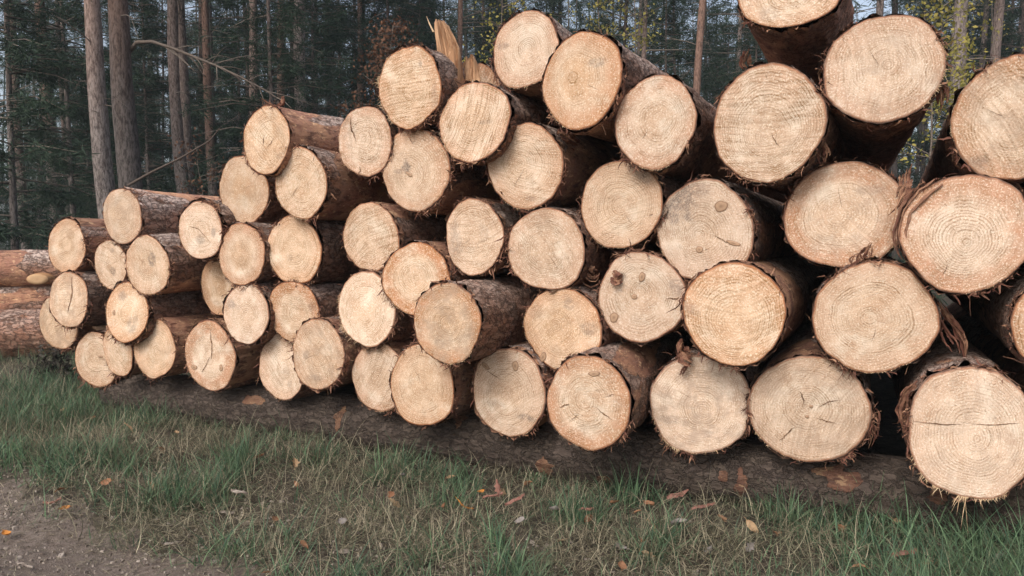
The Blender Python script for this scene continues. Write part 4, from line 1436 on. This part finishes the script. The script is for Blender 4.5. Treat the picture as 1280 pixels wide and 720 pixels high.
TALL = []
TPATH = []
for k in range(4):
    H = [19, 21, 18, 20][k]
    tm, dm, path = trunk_mesh(500 + k, H, .17, .22, 20)
    cm, bm = pine_crown(520 + k, H, path, .46)
    TALL.append((tm, dm, cm, bm))
    TPATH.append(path)
YOUNG = []
for k in range(3):
    H = [7.5, 9.5, 6.0][k]
    tm, dm, path = trunk_mesh(540 + k, H, .06, .08, 0, na=8, ny=16)
    cm, bm = young_crown(550 + k, H)
    YOUNG.append((tm, None, cm, bm))


def tree(protos, k, x, y, sc, rz, name, label, cat, group, color=(.7, .5, 0, 1), lean=(0, 0), thick=1.0):
    tm, dm, cm, bm = protos[k]
    root = empty(name, (x, y, gz(np.array([x]), np.array([y]))[0] - .03), (lean[0], lean[1], rz))
    root.scale = (sc * thick, sc * thick, sc)
    tag(root, label, cat, group)
    obj('trunk', tm, root, color=color)
    if dm:
        obj('dead_branches', dm, root)
    if cm:
        c = obj('crown', cm, root)
        b = obj('branches', bm, c)
    return root


GP = 'pine trees standing at the edge of the forest'
# trunks one can pick out in the photograph: x at the horizon, width in px, lean, brightness, label
TR = [
 (144, 20, -.040, .56, .5, 0, 'pale greyish-pink pine trunk, left of the thick dark one'),
 (163, 24, .004, .24, .9, 1, 'thick dark pine trunk with reddish upper bark and a curved dead branch'),
 (84, 14, -.055, .36, .8, 2, 'brown leaning pine trunk in the dark left part of the forest'),
 (42, 11, -.05, .26, .6, 3, 'dark pine trunk nearest the left picture edge'),
 (234, 14, -.030, .58, .3, 1, 'left stem of a close pair of straight grey pines'),
 (249, 13, -.040, .55, .3, 2, 'right stem of a close pair of straight grey pines'),
 (280, 11, -.05, .45, .9, 0, 'reddish pine trunk leaning left, just right of the grey pair'),
 (328, 12, -.02, .50, .4, 3, 'pine trunk rising behind the high lichen-topped log'),
 (358, 11, -.005, .42, .7, 2, 'brown pine trunk behind soft green foliage, left half'),
 (383, 15, -.010, .66, .1, 1, 'broad pale grey trunk half veiled by soft green foliage'),
 (399, 7, 0, .5, .2, 3, 'slim grey trunk just right of the broad pale grey one'),
 (431, 6, -.01, .55, .4, 0, 'very thin pale trunk left of the brown-leaved bush'),
 (457, 9, -.012, .48, .7, 2, 'brown trunk standing in the brown-leaved bush'),
 (500, 5, 0, .8, 0, 1, 'thin pale trunk above the brown-leaved bush'),
 (575, 9, .0, .5, .9, 3, 'reddish trunk behind the tall splinter of wood'),
 (604, 6, .0, .4, .5, 0, 'dark thin trunk between the splinter and the highest log'),
 (800, 8, 0, .40, .4, 2, 'dark trunk left of centre in the gap among yellow specks'),
 (866, 11, .0, .46, .9, 1, 'reddish-brown trunk in the wide gap between the top logs'),
 (913, 7, .012, .72, .1, 3, 'pale slim trunk just left of the uppermost log'),
 (1081, 11, 0, .55, .2, 0, 'grey trunk between the two uppermost right logs'),
 (1187, 17, -.008, .52, .1, 1, 'stout grey trunk behind yellow leaves at right'),
 (1207, 9, .02, .46, .2, 2, 'thin grey trunk leaning right beside the stout grey one'),
 (1230, 13, -.004, .50, .3, 3, 'grey-brown trunk midway between yellow leaves and right edge'),
 (1262, 7, 0, .45, .3, 0, 'slim trunk close to the right picture edge'),
]
used = []
for (px, wp, lean, br, red, k, label) in TR:
    dia = .30 if wp > 12 else (.24 if wp > 8 else .19)
    Yd = dia * FPX / wp
    x = (px - 640) / FPX * Yd
    sc = dia / .30
    sc2 = max(sc, .8)
    zr = CAMH + 190 / FPX * Yd
    th_ = sc / sc2 if sc < sc2 else 1.0
    x = x - TPATH[k](zr / sc2)[0] * sc2 * th_
    rt = tree(TALL, k, x, Yd, sc2, 0.0, 'pine_tree', label, 'tree', GP, (red, br, 0, 1), (random.uniform(-.01, .01), lean), thick=sc / sc2 if sc < sc2 else 1.0)
    used.append((x, Yd))
    if wp == 24:
        # the long curved dead branch
        acc = Acc()
        pix = [(160, 67), (171, 53), (190, 52), (215, 60), (245, 72), (270, 82), (300, 96), (330, 112), (352, 126)]
        dy = [0, -.1, -.2, -.3, -.4, -.45, -.5, -.5, -.5]
        pts = [at_depth(a, b, Yd + e) for (a, b), e in zip(pix, dy)]
        tube(acc, pts, np.array([.040, .031, .026, .023, .020, .018, .015, .012, .008]), 7, tint=.25)
        for j in range(26):
            i0 = random.randint(2, 7)
            p = pts[i0] + (pts[i0 + 1 if i0 < 8 else 8] - pts[i0]) * random.random()
            d = np.array([random.uniform(.1, 1), random.uniform(-.6, .6), random.uniform(-.7, .5)])
            l = random.uniform(.2, .8)
            tube(acc, [p, p + d * l * .5, p + d * l + np.array([0, 0, -.05])], [.009, .006, .002], 4, tint=random.random())
        child_world(acc.mesh('long_branch', [M['twig']]), 'long_branch', rt)
        acc = Acc()
        pts = [at_depth(a, b, Yd - .4) for a, b in [(160, 232), (190, 215), (225, 198), (262, 176), (275, 160)]]
        tube(acc, pts, [.022, .019, .015, .011, .006], 6, tint=0)
        child_world(acc.mesh('long_branch', [M['twig']]), 'long_branch', rt)

GF = 'slender dark pines deep in the forest'
n_far = 0
tries = 0
while n_far < 120 and tries < 6000:
    tries += 1
    Yd = 15 + 50 * random.random() ** .8
    x = random.uniform(-.80, .80) * Yd
    if any((x - a) ** 2 + (Yd - b) ** 2 < (1.1 + Yd * .012) ** 2 for a, b in used):
        continue
    if Yd < 24 and (x / Yd * FPX + 640 > 330) and random.random() < .75:
        continue
    used.append((x, Yd))
    tree(TALL, n_far % 4, x, Yd, random.uniform(.7, 1.1), random.uniform(0, 6.28), 'pine_tree',
         'slender dark pine among many alike deep in the forest behind the pile', 'tree', GF,
         (random.uniform(.0, .6), random.uniform(.15, .32), 0, 1), (random.gauss(0, .025), random.gauss(0, .025)), thick=random.uniform(.55, .95))
    n_far += 1

GY = 'young green conifers between the trunks'
ysp = [(345, 17, 1, 'soft green young pine above the high lichen-topped log'), (395, 19, 0, 'young pine with drooping green sprays left of the brown-leaved bush'),
       (300, 24, 1, 'green young conifer right of the close pair of grey pines'), (20, 14.5, 1, 'dark young conifer filling the left picture edge'),
       (95, 18, 1, 'dark green young conifer behind the brown leaning trunk'), (190, 22, 1, 'young conifer in shade behind the thick dark trunk'),
       (540, 27, 1, 'bluish young conifer behind the tall splinter'), (690, 30, 1, 'bluish young conifer behind the topmost logs left of the gap'),
       (830, 24, 1, 'deep green young conifer in the gap left of the reddish-brown trunk'), (893, 26, 0, 'deep green young conifer between reddish-brown and pale slim trunks'),
       (940, 22, 1, 'dark young conifer behind the uppermost log'), (1250, 30, 1, 'dark young conifer at the right picture edge'), (1060, 27, 0, 'dark young conifer between the two uppermost right logs'),
       (1150, 30, 1, 'dark young conifer behind the yellow-leaved saplings'), (455, 25, 0, 'young conifer behind the brown-leaved bush'),
       (610, 33, 1, 'far bluish conifer above the saw-lined log'), (760, 34, 1, 'far bluish conifer among thin birch stems'),
       (812, 33, 1, 'far conifer behind the dark trunk in the gap'), (880, 36, 1, 'far conifer right behind the reddish-brown trunk in the gap'), (722, 38, 1, 'farthest bluish conifer between the topmost logs left of the gap')]
for k, (px, Yd, pr, label) in enumerate(ysp):
    x = (px - 640) / FPX * Yd
    used.append((x, Yd))
    tree(YOUNG, pr if k % 3 else 2 if pr == 0 else 1, x, Yd, random.uniform(.95, 1.25) * (1 if Yd < 28 else 1.35), random.uniform(0, 6.28), 'young_conifer', label, 'tree', GY, (.3, .4, 0, 1))
n = 0
while n < 95:
    Yd = 22 + 45 * random.random()
    x = random.uniform(-.8, .8) * Yd
    used.append((x, Yd))
    tree(YOUNG, n % 3, x, Yd, random.uniform(.8, 1.6), random.uniform(0, 6.28), 'young_conifer',
         'dark young conifer among many alike filling the forest behind the trunks', 'tree', 'dark young conifers deep in the forest', (.3, .35, 0, 1))
    n += 1


# yellow-leaved saplings and thin birches
def sapling(seed, H, nleaf, mat, lsz, spread, stem_r, lo=.2, nb=16):
    r = np.random.default_rng(seed)
    tm = Acc()
    zs = np.linspace(0, H, 14)
    cx = np.cumsum(r.normal(0, .03, 14))
    cy = np.cumsum(r.normal(0, .03, 14))
    P = np.stack([cx, cy, zs], -1)
    tube(tm, P, np.linspace(stem_r, stem_r * .25, 14), 7, tint=.5)
    la = Acc()
    ba = Acc()
    cen = []
    for k in range(nb):
        z = H * r.uniform(lo, 1)
        p = np.array([np.interp(z, zs, cx), np.interp(z, zs, cy), z])
        a = r.uniform(0, 6.28)
        L = spread * r.uniform(.4, 1.1) * (1.15 - .7 * z / H)
        d = np.array([math.cos(a), math.sin(a), r.uniform(.1, .7)])
        tube(ba, [p, p + d * L * .5, p + d * L], [stem_r * .35, stem_r * .25, stem_r * .08], 4, tint=r.random())
        for j in range(nleaf // nb):
            t = r.uniform(.25, 1.05)
            cen.append(p + d * L * t + r.normal(0, .10, 3))
    C = np.array(cen)
    m = len(C)
    u = r.normal(0, 1, (m, 3))
    u /= np.linalg.norm(u, axis=1)[:, None]
    w = np.cross(u, r.normal(0, 1, (m, 3)))
    w /= np.linalg.norm(w, axis=1)[:, None]
    l = lsz * r.uniform(.6, 1.25, (m, 1))
    v = np.stack([C - u * l, C + w * l * .65 - u * l * .1, C + u * l, C - w * l * .65 - u * l * .1], 1).reshape(-1, 3)
    la.add(v, np.arange(m * 4).reshape(-1, 4), tint=np.repeat(r.random(m), 4))
    return tm.mesh('trunk', [M['twig']]), la.mesh('crown', [mat], smooth=False), ba.mesh('branches', [M['twig']])


def put_sapling(name, px, Yd, H, nleaf, mat, lsz, spread, sr, label, cat, seed, group=None, lo=.2, nb=16):
    x = (px - 640) / FPX * Yd
    root = empty(name, (x, Yd, 0))
    tag(root, label, cat, group)
    a, b, c_ = sapling(seed, H, nleaf, mat, lsz, spread, sr, lo, nb)
    obj('trunk', a, root)
    cr = obj('crown', b, root)
    obj('branches', c_, cr)
    return root


GS = 'yellow-leaved saplings'
put_sapling('yellow_sapling', 1152, 9.5, 4.6, 1500, M['yleaf'], .028, .95, .022, 'yellow-leaved sapling beside the large shaggy top log at right', 'tree', 1, GS, .45, 34)
put_sapling('yellow_sapling', 1196, 10.5, 4.9, 300, M['yleaf'], .027, .9, .018, 'sparse yellow sapling in front of the stout grey trunk', 'tree', 2, GS, .40, 24)
put_sapling('yellow_sapling', 1236, 12, 5.2, 260, M['yleaf'], .03, 1.0, .018, 'few-leaved yellow sapling near the right picture edge', 'tree', 3, GS, .4, 22)
put_sapling('yellow_sapling', 628, 13, 5.9, 600, M['yleaf'], .03, .8, .02, 'yellow sapling above the highest log left of the gap', 'tree', 4, GS, .5, 26)
put_sapling('yellow_sapling', 745, 19, 8.5, 420, M['yleaf'], .045, 1.2, .035, 'thin pale birch with scattered yellow leaves, left of the gap', 'tree', 5, GS, .45, 22)
put_sapling('yellow_sapling', 783, 17, 7.5, 420, M['yleaf'], .045, 1.0, .03, 'slim birch with a line of yellow leaves, inside the gap', 'tree', 6, GS, .45, 22)
put_sapling('yellow_sapling', 710, 20, 8.6, 260, M['yleaf'], .045, 1.0, .025, 'thin yellow-leaved birch right behind the topmost log', 'tree', 7, GS, .5, 18)
put_sapling('brown_bush', 500, 11, 4.35, 3600, M['bleaf'], .030, 1.15, .03, 'bush with withered red-brown leaves behind the squarish log', 'bush', 8, None, .28, 46)
put_sapling('brown_bush', 452, 12.5, 3.4, 2200, M['bleaf'], .030, .9, .02, 'lower brown bush showing above the log with the curved crack', 'bush', 9, None, .25, 30)
put_sapling('brown_bush', 262, 14, 3.0, 500, M['bleaf'], .035, .9, .015, 'thin bare brown shrub among the trunks left of the high log', 'bush', 10, None, .25, 26)

# far-off wood that reads as one mass, and low growth on the forest floor
acc = Acc()
r = np.random.default_rng(5)
n = 5200
ang = r.uniform(-.78, .78, n)
dist = r.uniform(62, 92, n)
zc = r.uniform(0, 1, n) ** .85 * 24
den = fbm(np.stack([ang * 26, zc * .30, dist * .05], -1), 3)
kp = den > np.where(zc < 7, .30, .36) + .12 * (zc / 24)
cen = np.stack([np.tan(ang) * dist, dist, zc], -1)[kp]
tufts(acc, cen, 16, .9, .07, r)
for k in range(240):
    a = r.uniform(-.78, .78)
    dd = r.uniform(58, 90)
    p = np.array([math.tan(a) * dd, dd, 0])
    tube(acc, [p, p + [r.normal(0, .3), 0, 9], p + [r.normal(0, .5), 0, 20]], [.17, .14, .06], 5, tint=.2)
o = obj('distant_forest', acc.mesh('distant_forest', [M['needle']]))
tag(o, 'far wood of conifers closing the view behind the trunks', 'forest', kind='stuff')

acc = Acc()
n = 4200
Yd = 13 + 45 * r.random(n)
ang = r.uniform(-.78, .78, n)
hh = .15 + 1.3 * fbm(np.stack([np.tan(ang) * Yd * .25, Yd * .25, Yd * 0], -1), 3) ** 1.5
cen = np.stack([np.tan(ang) * Yd, Yd, r.uniform(0, 1, n) * hh], -1)
tufts(acc, cen, 18, .34, .014, r)
o = obj('undergrowth', acc.mesh('undergrowth', [M['needle']]))
tag(o, 'low dark undergrowth covering the forest floor', 'undergrowth', kind='stuff')

# ------------------------------------------------------------------ air
HZ = bpy.data.materials.new('pale_blue_air')
HZ.use_nodes = True
hn = HZ.node_tree
hn.nodes.remove(hn.nodes['Principled BSDF'])
pv = hn.nodes.new('ShaderNodeVolumePrincipled')
pv.inputs['Color'].default_value = (.76, .84, .90, 1)
pv.inputs['Density'].default_value = .0013
hn.links.new(pv.outputs[0], hn.nodes['Material Output'].inputs['Volume'])
hv = np.array([[x, y, z] for z in (-1.5, 31) for y in (gy[0] - 5, gy[-1] + 5) for x in (gx[0] - 5, gx[-1] + 5)], float)
o = obj('haze', mk_mesh('haze', hv, [[0, 2, 3, 1], [4, 5, 7, 6], [0, 1, 5, 4], [2, 6, 7, 3], [0, 4, 6, 2], [1, 3, 7, 5]], None, None, [HZ], smooth=False))
tag(o, 'thin bluish air between the trees', 'haze', kind='stuff')

# ------------------------------------------------------------------ light, sky, camera
W = bpy.data.worlds.new('World')
scene.world = W
W.use_nodes = True
nt = W.node_tree
bg = nt.nodes['Background']
sky = nt.nodes.new('ShaderNodeTexSky')
sky.sky_type = 'NISHITA'
sky.sun_disc = False
SUN_EL, SUN_AZ = math.radians(42), math.radians(212)      # azimuth from +Y towards +X: behind the camera, to the left
sky.sun_elevation = SUN_EL
sky.sun_rotation = SUN_AZ
sky.dust_density = 4.0
sky.air_density = 1.0
sky.ozone_density = 1.0
hs = nt.nodes.new('ShaderNodeHueSaturation')
hs.inputs['Saturation'].default_value = 0.65
nt.links.new(sky.outputs[0], hs.inputs['Color'])
nt.links.new(hs.outputs[0], bg.inputs[0])
bg.inputs[1].default_value = 0.15

sun = bpy.data.lights.new('sun', 'SUN')
sun.energy = 1.3
sun.angle = math.radians(24)
sun.color = (1, .975, .945)
so = bpy.data.objects.new('sun', sun)
COL.objects.link(so)
sd = np.array([math.sin(SUN_AZ) * math.cos(SUN_EL), math.cos(SUN_AZ) * math.cos(SUN_EL), math.sin(SUN_EL)])
from mathutils import Vector
so.rotation_euler = Vector(-sd).to_track_quat('-Z', 'Y').to_euler()

cam = bpy.data.cameras.new('camera')
cam.sensor_width = 36
cam.lens = FPX / 1280 * 36
cam.clip_start = .05
cam.clip_end = 2000
co = bpy.data.objects.new('camera', cam)
COL.objects.link(co)
co.location = (0, 0, CAMH)
co.rotation_euler = (math.pi / 2 - PITCH, 0, 0)
scene.camera = co
scene.view_settings.view_transform = 'Standard'
scene.view_settings.look = 'None'
scene.view_settings.exposure = 0.58
scene.view_settings.gamma = 1
scene.view_settings.use_curve_mapping = False
